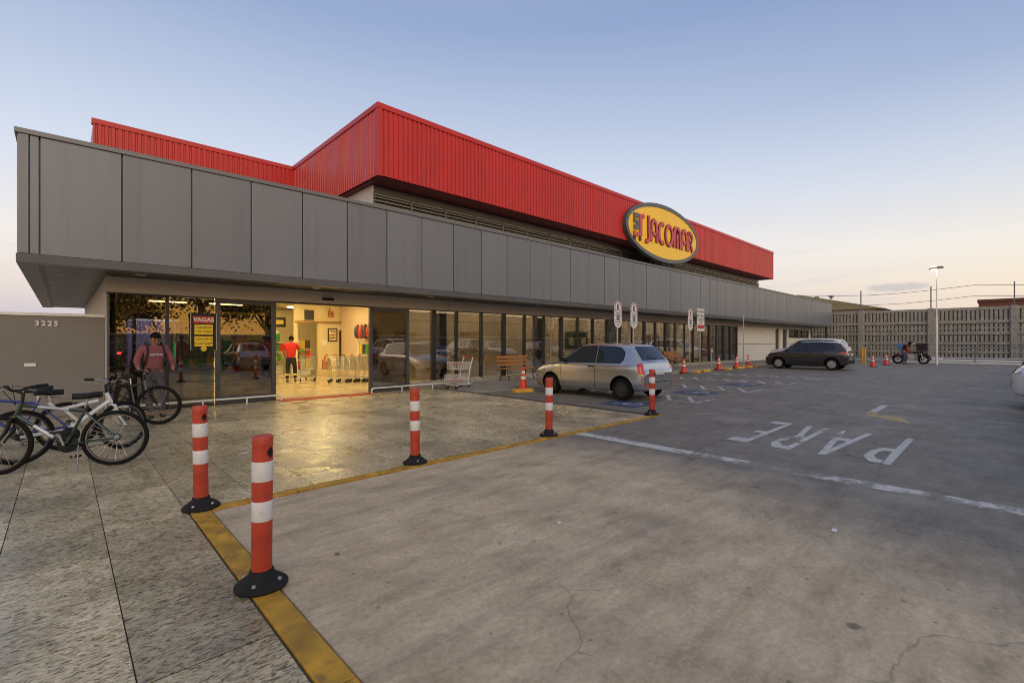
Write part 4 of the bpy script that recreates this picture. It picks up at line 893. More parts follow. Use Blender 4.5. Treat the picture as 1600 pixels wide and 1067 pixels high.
bx(-.43,.43,.38,.40,.92,2.02).build('glow_back', mat('purple_glow', (.25,.22,.4), .4, 0, .4, 3, emit=(.50,.45,.85), es=.75), t); bx(-.42,.42,-.40,.36,2.005,2.018).build('glow_ceiling', mat('white_glow', (.8,.8,.9), .4, emit=(.75,.75,1), es=3), t)
for x in (-.1,.12,.36): MB().tube([(x,-.30,.98),(x,-.30,1.45)], .022, 8).build('green_tube', mat('green_glow', (.05,.5,.15), .4, emit=(.05,1,.25), es=2.2), t, smooth=True); MB().tube([(x,-.30,1.451),(x,-.30,1.95)], .022, 8).build('upper_tube', mat('peach_glow', (.6,.4,.25), .4, emit=(1,.6,.35), es=.7), t, smooth=True)
MB().tube([(.0,.0,2.0),(.0,.0,1.75)], .05).lathe([(.02,1.70),(.09,1.72),(.09,1.80),(.03,1.84)], 10).build('claw', BLACK, t)
pc = [mat('plush_' + n, c, .9, 0, .3, 9) for n, c in (('pink', (.6,.2,.3)), ('lilac', (.4,.3,.6)), ('white', (.7,.68,.66)), ('orange', (.7,.3,.08)), ('green', (.15,.4,.12)))]
for k in range(16): MB().lathe([(.01,-.08),(.07,-.05),(.09,0),(.06,.05),(.045,.07),(.055,.11),(.03,.15),(.005,.16)], 10).build('plush_toy', pc[k % 5], t, smooth=True, loc=(-.32+.21*(k % 4)+random.uniform(-.03,.03), -.30+.18*(k//4), 1.02+random.uniform(-.02,.05)))
# ---- things on show inside the entrance
t = thing('bag_display', 'rack of red and black bags hanging above the nested carts', 'display', (8.74, 17.75, 0), R(90))
MB().tube([(-.5,0,0),(-.5,0,2.2),(.5,0,2.2),(.5,0,0)], .02).build('rack', STEEL, t, smooth=True)
for k in range(6): MB().lathe([(.03,2.18),(.12,2.08),(.16,1.9),(.13,1.68),(.04,1.62)], 10, (-.42+.17*k, (k%2)*.08, 0)).build('hanging_bag', (gc[0], gc[4], gc[4])[k % 3], t, smooth=True)
for k in range(4): bx(-.45+.24*k, -.25+.24*k, -.1, .1, 1.0, 1.4).build('packed_good', gc[(k*2+2) % 5], t, bevel=.01)
bx(-.5, .5, -.14, .14, .96, .99).build('shelf', WHITE, t)
t = thing('promotion_stand', 'cardboard promotion stand with yellow tag beyond the employee', 'display', (5.6, 21.2, 0))
MB().prism([(-.3,1.55),(.3,1.55),(.1,1.95),(0,2.1),(-.1,1.95)], -.02, .02, 'y').build('yellow_tag', mat('tag_yellow', (.62,.55,.06), .5), t); MB().lathe([(.26,-.02),(.26,.02)], 20, (-.45,-.06,1.42), 'y').build('round_tag', mat('tag_orange', (.7,.35,.14), .5), t)
bx(-.4,.4,-.25,.25,0,1.2).build('carton_stack', mat('carton', (.40,.25,.12), .8, 0, .3, 8), t, bevel=.01); MB().tube([(0,0,1.2),(0,0,1.56)], .015).build('stem', STEEL, t)

# ---- scraps of litter on the slabs
for k, (x, y, sx, sy, lb) in enumerate(((4.42,.95,.035,.018,'small white paper scrap on the yard before the PARE lettering'),(2.96,2.55,.02,.014,'tiny pale scrap on the brown concrete near the camera'),(1.75,7.05,.06,.02,'thin pale scrap lying on the granite forecourt'))):
    m_ = MB().add([(-sx,-sy,0),(sx,-sy*.8,.004),(sx*.9,sy,.009),(-sx*.8,sy*1.1,.003),(0,0,.008)], [(0,1,4),(1,2,4),(2,3,4),(3,0,4)]).build('paper_scrap', WHITE, None, loc=(x, y, .007)); tag(m_, lb, 'litter')
# ------------------------------------------------------------------ cars
def loft(stations, W):
    vs = []; n = 0
    for (x, zb, belt, top, wf) in stations:
        w = W * wf; g = top - belt; tall = min(1, g / .35)
        wg = w * (.93 + .015 * (1 - tall)); wt = w * (.84 - .135 * tall)
        half = [(0, zb), (.78*w, zb), (.92*w, zb+.012), (.975*w, zb+.07), (w, zb+.22), (w*1.004, belt-.30), (w*1.0, belt-.13), (.985*w, belt-.045), (.962*w, belt-.004),
                (wg, belt+g*.06), (wg+(wt-wg)*.86, belt+g*.80), (wt, belt+g*.93), (wt-.10, top-.004), (.4*wt, top+.012), (0, top+.018)]
        if belt - .30 < zb + .22: half[5] = (w*1.002, (zb+.22+belt-.13)/2)
        if belt - .13 < zb + .2: half[4] = (w, zb+.09); half[5] = (w, zb+.12); half[6] = (w, zb+.15)
        ring = [(x, y, z) for y, z in half] + [(x, -y, z) for y, z in half[-2:0:-1]]
        n = len(ring); vs += ring
    fs = []; m = len(stations)
    for i in range(m-1):
        for k in range(n): fs.append((i*n+k, i*n+(k+1) % n, (i+1)*n+(k+1) % n, (i+1)*n+k))
    fs += [tuple(range(n))[::-1], tuple((m-1)*n+k for k in range(n))]
    return MB().add(vs, fs)
# stations from tail to nose: x, underside, belt line, top, width factor
SPECS = {
 'hatch': dict(W=.82, st=[(-1.905,.36,.66,.69,.80),(-1.895,.31,.70,.735,.86),(-1.85,.27,.74,.80,.925),(-1.81,.26,.86,.95,.95),(-1.77,.25,.92,1.01,.965),(-1.70,.24,.935,1.08,.975),(-1.55,.23,.94,1.25,.985),(-1.44,.22,.94,1.375,.99),(-1.38,.22,.94,1.405,.99),(-1.10,.21,.94,1.43,1),(-.50,.20,.93,1.448,1),(.08,.20,.925,1.435,1),(.22,.20,.922,1.405,1),(.34,.20,.92,1.345,1),(.64,.20,.915,1.15,1),(.90,.20,.905,.975,1),(.98,.20,.895,.938,1),(1.10,.20,.875,.915,.995),(1.40,.20,.815,.86,.975),(1.66,.20,.735,.78,.94),(1.78,.20,.68,.715,.90),(1.85,.22,.61,.64,.85),(1.90,.26,.56,.585,.78),(1.91,.30,.53,.55,.74)], rear=-1.22, front=1.15, wr=.288,
   side=[[(.80,.94),(.50,1.145),(.20,1.34),(.06,1.365),(-.34,1.375),(-.37,.95)], [(-.45,.95),(-.42,1.375),(-.85,1.365),(-1.10,1.335),(-1.24,1.22),(-1.24,1.04),(-1.16,.955)]],
   wind=[(-.62,.965),(.62,.965),(.52,1.385),(-.52,1.385)], rearw=[(-.56,1.03),(.56,1.03),(.49,1.36),(-.49,1.36)],
   seams=[[(-.41,.93),(-.42,.62),(-.40,.30)], [(.76,.92),(.76,.60),(.70,.30)]], handle=[(-.28,.84)], tail=[(.755,.70),(.755,.94),(.66,.95),(.67,.80),(.68,.70)], hl=[(.72,.60),(.70,.74),(.42,.70),(.44,.58)]),
 'new': dict(W=.86, st=[(-1.985,.38,.72,.75,.80),(-1.97,.33,.76,.80,.87),(-1.93,.29,.82,.88,.93),(-1.89,.27,.94,1.02,.955),(-1.84,.26,.99,1.09,.97),(-1.74,.25,1.005,1.20,.98),(-1.60,.24,1.01,1.36,.985),(-1.52,.24,1.01,1.43,.99),(-1.44,.23,1.01,1.46,.99),(-1.0,.22,1.0,1.495,1),(-.40,.21,.98,1.51,1),(.10,.21,.965,1.49,1),(.26,.21,.96,1.455,1),(.44,.21,.955,1.37,1),(.78,.21,.945,1.16,1),(1.06,.21,.935,1.0,1),(1.14,.21,.925,.965,1),(1.28,.21,.905,.945,.995),(1.55,.21,.855,.895,.975),(1.76,.21,.79,.83,.94),(1.87,.22,.73,.765,.90),(1.93,.24,.66,.69,.85),(1.975,.28,.60,.625,.78),(1.985,.32,.57,.59,.74)], rear=-1.26, front=1.26, wr=.305,
   side=[[(.95,.965),(.62,1.19),(.30,1.39),(.06,1.43),(-.02,1.435),(-.07,.995)], [(-.13,1.0),(-.08,1.437),(-.60,1.435),(-.80,1.425),(-.86,1.03)], [(-.92,1.035),(-.87,1.42),(-1.18,1.375),(-1.34,1.28),(-1.32,1.12)]],
   wind=[(-.65,1.0),(.65,1.0),(.54,1.44),(-.54,1.44)], rearw=[(-.58,1.12),(.58,1.12),(.50,1.41),(-.50,1.41)],
   seams=[[(-.10,.98),(-.12,.66),(-.08,.31)], [(-.89,1.02),(-.92,.80),(-.82,.62)], [(.92,.94),(.91,.62),(.86,.31)]], handle=[(.02,.89),(-.78,.91)], tail=[(.83,.84),(.82,.98),(.50,.97),(.48,.87)], hl=[(.78,.67),(.76,.79),(.42,.76),(.45,.66)]),
 'suv': dict(W=.90, st=[(-2.11,.44,.86,.89,.82),(-2.10,.39,.90,.94,.88),(-2.06,.35,.98,1.04,.94),(-2.02,.33,1.05,1.18,.96),(-1.96,.31,1.065,1.30,.975),(-1.82,.30,1.07,1.50,.985),(-1.74,.29,1.07,1.58,.99),(-1.64,.28,1.07,1.62,.99),(-1.2,.28,1.07,1.655,1),(-.5,.27,1.06,1.67,1),(.15,.27,1.045,1.655,1),(.36,.27,1.04,1.61,1),(.54,.27,1.035,1.52,1),(.84,.27,1.03,1.30,1),(1.10,.27,1.025,1.10,1),(1.18,.27,1.015,1.065,1),(1.35,.27,1.0,1.05,.995),(1.66,.27,.965,1.01,.98),(1.88,.28,.92,.96,.95),(1.99,.29,.86,.895,.91),(2.05,.31,.78,.81,.86),(2.09,.35,.72,.745,.80),(2.10,.39,.68,.70,.76)], rear=-1.32, front=1.32, wr=.345,
   side=[[(1.02,1.07),(.70,1.29),(.40,1.51),(.12,1.575),(.02,1.58),(-.02,1.09)], [(-.08,1.095),(-.03,1.582),(-.60,1.59),(-.86,1.585),(-.91,1.11)], [(-.97,1.11),(-.92,1.582),(-1.35,1.565),(-1.60,1.49),(-1.66,1.14)]],
   wind=[(-.69,1.10),(.69,1.10),(.58,1.59),(-.58,1.59)], rearw=[(-.62,1.20),(.62,1.20),(.55,1.55),(-.55,1.55)],
   seams=[[(-.05,1.08),(-.07,.7),(-.02,.39)], [(-.94,1.09),(-.97,.85),(-.87,.66)], [(.98,1.04),(.97,.7),(.92,.39)]], handle=[(.08,.98),(-.78,.99)], tail=[(.86,.92),(.85,1.12),(.64,1.12),(.64,.94)], hl=[(.82,.78),(.80,.92),(.48,.88),(.50,.76)]),
}
for i_, q_ in enumerate(SPECS['hatch']['st']):          # short tail overhang
    if q_[0] < -1.3: SPECS['hatch']['st'][i_] = (-1.3 + (q_[0]+1.3)*.90,) + q_[1:]
def patch(bvh, poly, axis, sgn, off, name, m_, parent, cuts=5):
    """lay a shaped piece on the body: polygon in side (x,z) or end (y,z) view pushed on to the surface"""
    bm = bmesh.new(); vs = [bm.verts.new((a, b, 0)) for a, b in poly]; bm.faces.new(vs)
    bmesh.ops.triangulate(bm, faces=bm.faces[:]); bmesh.ops.subdivide_edges(bm, edges=bm.edges[:], cuts=cuts, use_grid_fill=True)
    for v in bm.verts:
        a, b = v.co.x, v.co.y
        if axis == 'y': o, d = Vector((a, sgn*3, b)), Vector((0, -sgn, 0))
        else: o, d = Vector((sgn*4, a, b)), Vector((-sgn, 0, 0))
        h, nn, _, _ = bvh.ray_cast(o, d)
        if h is None: h, nn, _, _ = bvh.find_nearest(Vector((a, 0, b)) if axis == 'y' else Vector((sgn*1.5, a, b)))
        if nn.dot(d) > 0: nn = -nn
        v.co = h + nn * off
    bmesh.ops.recalc_face_normals(bm, faces=bm.faces[:])
    c = Vector((0,0,.7))
    if sum((f.calc_center_median()-c).dot(f.normal) for f in bm.faces) < 0: bmesh.ops.reverse_faces(bm, faces=bm.faces[:])
    for f in bm.faces: f.smooth = True
    me = bpy.data.meshes.new(name); bm.to_mesh(me); bm.free(); me.materials.append(m_); return link(name, me, parent)
def ribbon(pts, w_):
    out_ = []
    for i in range(len(pts)-1): out_.append(seg(pts[i], pts[i+1], w_))
    return out_
CAR_CACHE = {}
def car(kind, label, loc, rz, paint_, alloy=True, plate=None, grp=None, lit=False, doors=None):
    sp = dict(SPECS[kind]); t = thing('parked_car', label, 'car', loc, rz, grp)
    key = (kind, paint_.name, alloy, lit)
    if key in CAR_CACHE:
        for ch in CAR_CACHE[key].children: copy_tree(ch, t)
        return t
    CAR_CACHE[key] = t
    o = link('body', loft(sp['st'], sp['W']).mesh('body', paint_, smooth=False), t)
    o.modifiers.new('s', 'SUBSURF').levels = 2; o.modifiers['s'].render_levels = 2
    me0 = eval_mesh(o); o.modifiers.clear(); o.data = me0
    bm = bmesh.new(); bm.from_mesh(me0); bvh = BVHTree.FromBMesh(bm); bm.free()
    cut = MB()
    yw = sp['W']
    for ax in (sp['rear'], sp['front']):
        for s_ in (-1, 1):
            cut.lathe([(sp['wr']+.055, yw*s_+.2*s_), (sp['wr']+.055, (yw-.26)*s_)], 28, (ax, 0, sp['wr']+.012), 'y')
    co = cut.build('cutter', BLACK, t)
    bo = o.modifiers.new('b', 'BOOLEAN'); bo.operation = 'DIFFERENCE'; bo.object = co; bo.solver = 'EXACT'
    try: bo.material_mode = 'TRANSFER'
    except Exception: pass
    me1 = eval_mesh(o); o.modifiers.clear(); o.data = me1
    me1.polygons.foreach_set('use_smooth', [True]*len(me1.polygons))
    try: me1.set_sharp_from_angle(angle=R(40))
    except Exception: pass
    bpy.data.objects.remove(co)
    for s_ in (-1, 1):
        for q in sp['side']:
            cx_ = sum(p[0] for p in q)/len(q); cz_ = sum(p[1] for p in q)/len(q)
            patch(bvh, [(cx_+(a-cx_)*1.055, cz_+(b-cz_)*1.075) for a, b in q], 'y', s_, .003, 'window_seal', BLACK, t)
            patch(bvh, q, 'y', s_, .008, 'side_window', CGLASS, t)
        for sm2 in sp['seams']:
            for q in ribbon(sm2, .011): patch(bvh, q, 'y', s_, .003, 'door_seam', BLACK, t, 3)
        for hx, hz in sp['handle']: patch(bvh, [(hx-.085,hz-.018),(hx+.085,hz-.018),(hx+.085,hz+.018),(hx-.085,hz+.018)], 'y', s_, .02, 'door_handle', BLACK if kind == 'hatch' else paint_, t, 3)
        x0, x1 = sp['rear']+sp['wr']+.07, sp['front']-sp['wr']-.07; zs = .2
        patch(bvh, [(x0,zs+.20),(x1,zs+.20),(x1,zs+.215),(x0,zs+.215)], 'y', s_, .006, 'side_strip', paint_ if kind == 'hatch' else BLACK, t, 5)
        patch(bvh, [(a*s_, b) for a, b in sp['tail']], 'x', -1, .008, 'tail_light', TAIL if not lit else mat('tail_lit', (.6,.02,.02), .2, emit=(1,.05,.03), es=4), t, 4)
        if kind == 'hatch': patch(bvh, [(-1.775,.70),(-1.745,.93),(-1.67,.94),(-1.70,.70)], 'y', s_, .008, 'tail_light', TAIL, t, 4)
        else:
            zt = sp['tail'][0][1]; patch(bvh, [(sp['st'][0][0]+.10,zt),(sp['st'][0][0]+.12,zt+.13),(sp['st'][0][0]+.42,zt+.10),(sp['st'][0][0]+.36,zt+.04)], 'y', s_, .008, 'tail_light', TAIL, t, 4)
        patch(bvh, [(a*s_, b) for a, b in sp['hl']], 'x', 1, .008, 'headlight', LENS, t, 4)
        xa = sp['side'][0][0][0]; za = sp['side'][0][0][1]
        h, nn, _, _ = bvh.ray_cast(Vector((xa-.10, 3*s_, za)), Vector((0,-s_,0)))
        MB().lathe([(.02,-.06),(.065,-.045),(.075,.0),(.06,.05),(.015,.06)], 12, (0,0,0), 'x').xf(Matrix.Translation((xa-.12, h.y+.10*s_, za+.06)) @ Matrix.Diagonal((.9,1.35,.9,1))).build('wing_mirror', BLACK if kind == 'hatch' else paint_, t, smooth=True)
        for ax in (sp['rear'], sp['front']):
            r = sp['wr']; yo = (yw - .015)*s_; c = (ax, 0, r)
            wh_ = link('wheel', MB().lathe([(r*.62, yo-.185*s_), (r*.93, yo-.19*s_), (r, yo-.16*s_), (r, yo-.03*s_), (r*.94, yo-.002*s_), (r*.66, yo-.008*s_), (r*.64, yo-.02*s_)], 32, c, 'y').mesh('tyre', TYRE, smooth=True), t)
            if alloy:
                MB().lathe([(r*.645, yo-.014*s_), (r*.60, yo-.03*s_), (r*.58, yo-.10*s_)], 32, c, 'y').build('rim', STEEL, wh_, smooth=True)
                mb = MB()
                for k in range(10):
                    a = k*math.pi/5; mb.tube([(ax+.04*math.cos(a), yo-.022*s_, r+.04*math.sin(a)), (ax+r*.61*math.cos(a+.14), yo-.028*s_, r+r*.61*math.sin(a+.14))], [.022,.018], 5)
                mb.lathe([(.06,yo-.05*s_),(.055,yo-.008*s_),(.02,yo-.004*s_)], 12, c, 'y'); mb.build('spokes', CHROME if False else STEEL, wh_, smooth=True)
                MB().lathe([(r*.57,yo-.11*s_),(r*.57,yo-.10*s_)], 24, c, 'y').build('brake_disc', BLACK, wh_)
            else:
                MB().lathe([(r*.645, yo-.014*s_), (r*.60, yo-.045*s_), (r*.42, yo-.055*s_), (r*.34, yo-.02*s_), (r*.16, yo-.018*s_), (r*.12, yo-.03*s_), (.01, yo-.03*s_)], 32, c, 'y').build('rim', mat('steel_wheel_black', (.02,.02,.021), .4), wh_, smooth=True)
                for k in range(4):
                    a = k*math.pi/2+.2; MB().lathe([(.013,yo-.03*s_),(.011,yo-.004*s_)], 8, (ax+.055*math.cos(a), 0, r+.055*math.sin(a)), 'y').build('lug_nut', CHROME, wh_)
    patch(bvh, sp['wind'], 'x', 1, .012, 'windscreen', CGLASS, t, 6); patch(bvh, sp['rearw'], 'x', -1, .012, 'rear_window', CGLASS, t, 6)
    zt = sp['tail'][0][1]
    zr = zt - .02 if kind != 'hatch' else .74
    patch(bvh, [(-.22,zr-.08),(.22,zr-.08),(.22,zr+.04),(-.22,zr+.04)], 'x', -1, .012, 'number_plate', mat('plate_grey', (.55,.56,.55), .4), t, 3)
    patch(bvh, [(-.22,.40),(.22,.40),(.22,.52),(-.22,.52)], 'x', 1, .02, 'number_plate', MATS['plate_grey'], t, 3)
    zh = sp['hl'][3][1]
    patch(bvh, [(-.40,zh),(.40,zh),(.44,zh+.10),(-.44,zh+.10)], 'x', 1, .01, 'upper_grille', BLACK, t, 4)
    for k in range(2): patch(bvh, [(-.40,zh+.025+.04*k),(.40,zh+.025+.04*k),(.40,zh+.037+.04*k),(-.40,zh+.037+.04*k)], 'x', 1, .02, 'grille_bar', CHROME, t, 3)
    patch(bvh, [(-.50,zh-.30),(.50,zh-.30),(.54,zh-.14),(-.54,zh-.14)], 'x', 1, .008, 'lower_grille', BLACK, t, 4)
    patch(bvh, [(-.70,zr-.27),(.70,zr-.27),(.70,zr-.255),(-.70,zr-.255)], 'x', -1, .004, 'bumper_seam', BLACK, t, 6)
    if kind == 'hatch':
        patch(bvh, [(-.04,1.03),(.30,1.10),(.30,1.115),(-.04,1.05)], 'x', -1, .022, 'rear_wiper', BLACK, t, 3)
        patch(bvh, [(-.66,.975),(.66,.975),(.66,.985),(-.66,.985)], 'x', -1, .004, 'tailgate_seam', BLACK, t, 5)
        for s_ in (-1, 1): patch(bvh, [(s_*.58,.40),(s_*.70,.40),(s_*.70,.47),(s_*.58,.45)], 'x', -1, .006, 'rear_reflector', TAIL, t, 3)
    if kind != 'hatch':
        patch(bvh, [(-.62,.36),(.62,.36),(.66,.52),(-.66,.52)], 'x', -1, .008, 'lower_bumper', BLACK, t, 5)
    return t
SILV = mat('silver_paint', (.50,.505,.51), .22, .85, .0, 2, coat=1)
DGREY = mat('dark_grey_paint', (.045,.047,.055), .22, .55, .03, 2, coat=1)
WHT = mat('white_car_paint', (.66,.66,.65), .25, .0, .03, 2, coat=1)
NAVY = mat('dark_blue_paint', (.03,.04,.07), .22, .4, .03, 2, coat=1)
BLK = mat('black_car_paint', (.012,.012,.014), .2, .2, .03, 2, coat=1)
BEIGE = mat('champagne_paint', (.33,.30,.25), .25, .6, .03, 2, coat=1)
N_, S_ = R(90), R(-90)
G1 = 'cars parked in the bays'; G2 = 'cars in the row opposite the shop'
car('hatch', 'silver three door hatchback parked nose to the shopfront', (11.03, 7.98, 0), N_, SILV, False, grp=G1)
car('new', 'dark grey five door hatchback with alloy wheels at far bays', (29.75, 7.60, 0), N_, DGREY, grp=G1)
car('suv', 'white car half hidden behind the dark grey hatchback', (33.6, 8.55, 0), N_, WHT, grp=G1)
car('suv', 'silver white car front at the right edge nearest the arrow', (16.0, -2.14, 0), N_, WHT, grp=G2)
car('new', 'dark car front at the right edge near the rail fence', (30.6, -2.38, 0), N_, DGREY, grp=G2)
car('hatch', 'silver hatchback mirrored in the left door leaf', (7.2, -2.9, 0), S_, SILV, False, grp=G2)
car('suv', 'white tall car mirrored in the right door leaf', (10.2, -2.8, 0), N_, WHT, grp=G2)
car('suv', 'dark blue tall car mirrored beside the two tier cart', (13.0, -2.7, 0), N_, NAVY, grp=G2)
car('new', 'champagne hatchback mirrored above the first bench', (19.0, -2.6, 0), N_, BEIGE, grp=G2)
car('suv', 'champagne tall car mirrored behind the silver hatchback', (22.0, -2.8, 0), S_, BEIGE, grp=G2)
car('new', 'silver five door hatchback mirrored behind the parking signs', (25.0, -2.7, 0), N_, SILV, grp=G2)
car('new', 'black car with red tail lamps mirrored in the far left pane', (1.4, -5.6, 0), S_, BLK, lit=True, grp=G2)
# ------------------------------------------------------------------ bicycles (local x forward, origin on the ground under the bottom bracket)
def bicycle(label, loc, rz, frame, fcol, steer=0., rack=False, style='diamond', lean=0., accent=None, stand=False, wr=.33):
    t = thing('bicycle', label, 'bicycle', loc, rz, 'bicycles at the forecourt'); t.rotation_euler = (lean, 0, rz)
    RX, FX = -.46, .60
    bb = (0,0,.29); hd0 = Vector((.44,0,.66)); hd1 = Vector((.39,0,.80)); seat = Vector((-.19,0,.80))
    MS = Matrix.Translation((hd1.x,0,0)) @ Matrix.Rotation(steer, 4, 'Z') @ Matrix.Translation((-hd1.x,0,0))
    fw = frame if not isinstance(frame, tuple) else mat(*frame)
    def wheel(x, M=None):
        ty = MB().torus((x,0,wr), wr-.022, .024, 'y', 48, 8)
        ri = MB().torus((x,0,wr), wr-.052, .013, 'y', 44, 6, 1.1)
        sp_ = MB()
        for k in range(28):
            a = 2*math.pi*k/28; sp_.tube([(x+.018*math.cos(a+.7*(-1)**k), .025*(-1)**k, wr+.018*math.sin(a+.7*(-1)**k)), (x+(wr-.055)*math.cos(a), 0, wr+(wr-.055)*math.sin(a))], .0016, 3, False)
        hb = MB().lathe([(.012,-.055),(.03,-.035),(.016,-.03),(.016,.03),(.03,.035),(.012,.055)], 12, (x,0,wr), 'y')
        if M:
            for q in (ty, ri, sp_, hb): q.xf(M)
        w_ = ty.build('wheel', TYRE, t, smooth=True); ri.build('rim', mat('alloy_rim', (.12,.12,.12), .35, .7) if style != 'black' else BLACK, w_, smooth=True); sp_.build('spokes', STEEL, w_); hb.build('hub', STEEL, w_, smooth=True)
    wheel(RX); wheel(FX, MS)
    if style == 'yframe':
        fr = MB().tube([hd0+Vector((0,0,.04)), (.0,0,.36)], .026).tube([(.30,0,.70),(-.10,0,.62)], .022).tube([(-.10,0,.62),seat-Vector((0,0,.08))], .017).tube([(-.06,0,.64),(.10,0,.44)], .02).tube([(.05,0,.36),(RX,.06,wr)], .018).tube([(.05,0,.36),(RX,-.06,wr)], .018).tube([hd0,hd1], .024)
    else:
        tt = seat + Vector((.03,0,-.13))
        fr = MB().tube([hd1-Vector((0,0,.03)), tt], .018).tube([hd0, bb], .022).tube([bb, seat-Vector((0,0,.06))], .017).tube([hd0-Vector((-.005,0,.03)), hd1], .023)
        for s_ in (-1,1): fr.tube([bb, (RX,.06*s_,wr)], .011).tube([tt, (RX,.06*s_,wr)], .010)
    fr.build('frame', fw, t, smooth=True)
    if accent:
        for (a, b, f0, f1, r_) in ((hd1-Vector((0,0,.03)), seat+Vector((.03,0,-.13)), .25, .75, .0195), (hd0, Vector(bb), .35, .75, .0235)):
            MB().tube([Vector(a).lerp(Vector(b), f0), Vector(a).lerp(Vector(b), f1)], r_).build('frame_decal', accent, t, smooth=True)
    fk = MB().tube([hd0, (.47,.0,.60)], .02)
    for s_ in (-1,1): fk.tube([(.46,.05*s_,.62),(.50,.055*s_,.48),(FX,.05*s_,wr)], [.02,.019,.011])
    fk.tube([(.46,-.05,.62),(.46,.05,.62)], .018).xf(MS).build('fork', BLACK if style != 'yframe' else WHITE, t, smooth=True)
    MB().tube([hd1, hd1+Vector((-.01,0,.10)), hd1+Vector((.06,0,.14))], .016).xf(MS).build('stem', BLACK, t, smooth=True)
    c = hd1 + Vector((.06,0,.14))
    MB().tube([c+Vector((-.10,-.31,.05)), c+Vector((-.03,-.18,.04)), c+Vector((0,-.06,0)), c, c+Vector((0,.06,0)), c+Vector((-.03,.18,.04)), c+Vector((-.10,.31,.05))], .013).xf(MS).build('handlebar', STEEL if style == 'yframe' else BLACK, t, smooth=True)
    for s_ in (-1,1):
        MB().tube([c+Vector((-.105,.325*s_,.051)), c+Vector((-.06,.22*s_,.045))], .019).xf(MS).build('grip', BLACK, t, smooth=True)
        MB().tube([c+Vector((-.02,.19*s_,.03)), c+Vector((.03,.24*s_,.0)), c+Vector((.0,.31*s_,-.01))], .007).xf(MS).build('brake_lever', STEEL, t, smooth=True)
        MB().tube([c+Vector((-.02,.17*s_,.03)), c+Vector((.10,.10*s_,.06)), hd1+Vector((.06,0,-.02))], .004, 5).xf(MS).build('brake_cable', BLACK, t)
    n = 10; mb = MB()                                # saddle: wide tail, narrow nose
    prof = [(-.13,.055),(-.12,.078),(-.06,.075),(.0,.045),(.07,.024),(.13,.018),(.145,.008)]
    for x_, w_ in prof:
        for k in range(n):
            a = 2*math.pi*k/n; mb.v.append((seat.x+x_, w_*math.cos(a), seat.z+.045+.042*math.sin(a)*(1 if math.sin(a) > 0 else .8) + .012*(x_ < -.05)))
    mb.f = [(i*n+k, i*n+(k+1)%n, (i+1)*n+(k+1)%n, (i+1)*n+k) for i in range(len(prof)-1) for k in range(n)] + [tuple(range(n)), tuple((len(prof)-1)*n+k for k in range(n))]
    mb.build('saddle', BLACK, t, smooth=True)
    MB().tube([seat-Vector((-.03,0,.16)), seat+Vector((0,0,.03))], .013).build('seat_post', STEEL, t, smooth=True)
    MB().lathe([(.095,-.003),(.1,0),(.095,.003)], 28, (0,-.05,.29), 'y').lathe([(.02,-.07),(.02,.07)], 10, (0,0,.29), 'y').build('chainring', BLACK, t, smooth=True)
    for s_, a in ((-1,-1.9),(1,1.24)):
        e = Vector((.17*math.cos(a), .07*s_, .29+.17*math.sin(a))); cr_ = MB().tube([(0,.07*s_,.29), e], .012).build('crank', STEEL, t, smooth=True)
        bx(e.x-.045, e.x+.045, e.y+.01*s_-.0, e.y+.10*s_, e.z-.012, e.z+.012).build('pedal', BLACK, cr_, bevel=.003)
    MB().tube([(.0,-.05,.385),(RX,-.05,wr+.04)], .005, 5).tube([(0,-.05,.195),(RX-.0,-.05,wr-.05)], .005, 5).lathe([(.045,-.06),(.045,-.04)], 14, (RX,0,wr), 'y').build('chain', BLACK, t)
    if rack:
        mb = MB().tube([(-.24,-.05,.74),(-.64,-.06,.74),(-.66,0,.74),(-.64,.06,.74),(-.24,.05,.74)], .006, 5)
        for y_ in (-.025,.0,.025): mb.tube([(-.25,y_,.74),(-.65,y_,.74)], .004, 4)
        for y_ in (-.06,.06): mb.tube([(-.55,y_,.74),(RX,y_*1.1,wr)], .006, 5)
        mb.build('luggage_rack', CHROME, t, smooth=True)
    if stand: MB().tube([(-.12,.03,.28),(-.16,.20,.005)], .007, 6).build('kick_stand', CHROME, t, smooth=True)
    return t
GREEN = mat('dark_green_frame', (.012,.035,.02), .3, .2, .05, 4, coat=.6); SILVD = mat('frame_silver', (.45,.47,.48), .3, .6); WFR = mat('white_frame', (.68,.68,.66), .3, 0, .05, 8, coat=.6, dirt=.2)
BLUEF = mat('blue_frame', (.03,.05,.25), .3, .2, coat=.6); BLKF = mat('black_frame', (.012,.012,.013), .35, .1, coat=.4)
bicycle('dark green mountain bicycle on its stand nearest the camera', (.02, 7.62, 0), R(163), GREEN, None, -.22, accent=SILVD, stand=True, lean=.06)
bicycle('white framed bicycle with rack parked behind the dark green bicycle', (.06, 8.42, 0), R(12), WFR, None, .35, rack=False, style='yframe', lean=-.05)
bicycle('blue bicycle behind the white framed one at the left edge', (-.42, 8.98, 0), R(178), BLUEF, None, .2, lean=.05, rack=True)
hb = Vector((.27,-.963,0)); fr_ = Vector((1.22,10.46,0)); bbp = fr_ - hb*.60
bicycle('black bicycle with large wheels held by the man in maroon', (bbp.x-.10, bbp.y+.02, 0), math.atan2(hb.y, hb.x), BLKF, None, R(52), style='black', wr=.35)

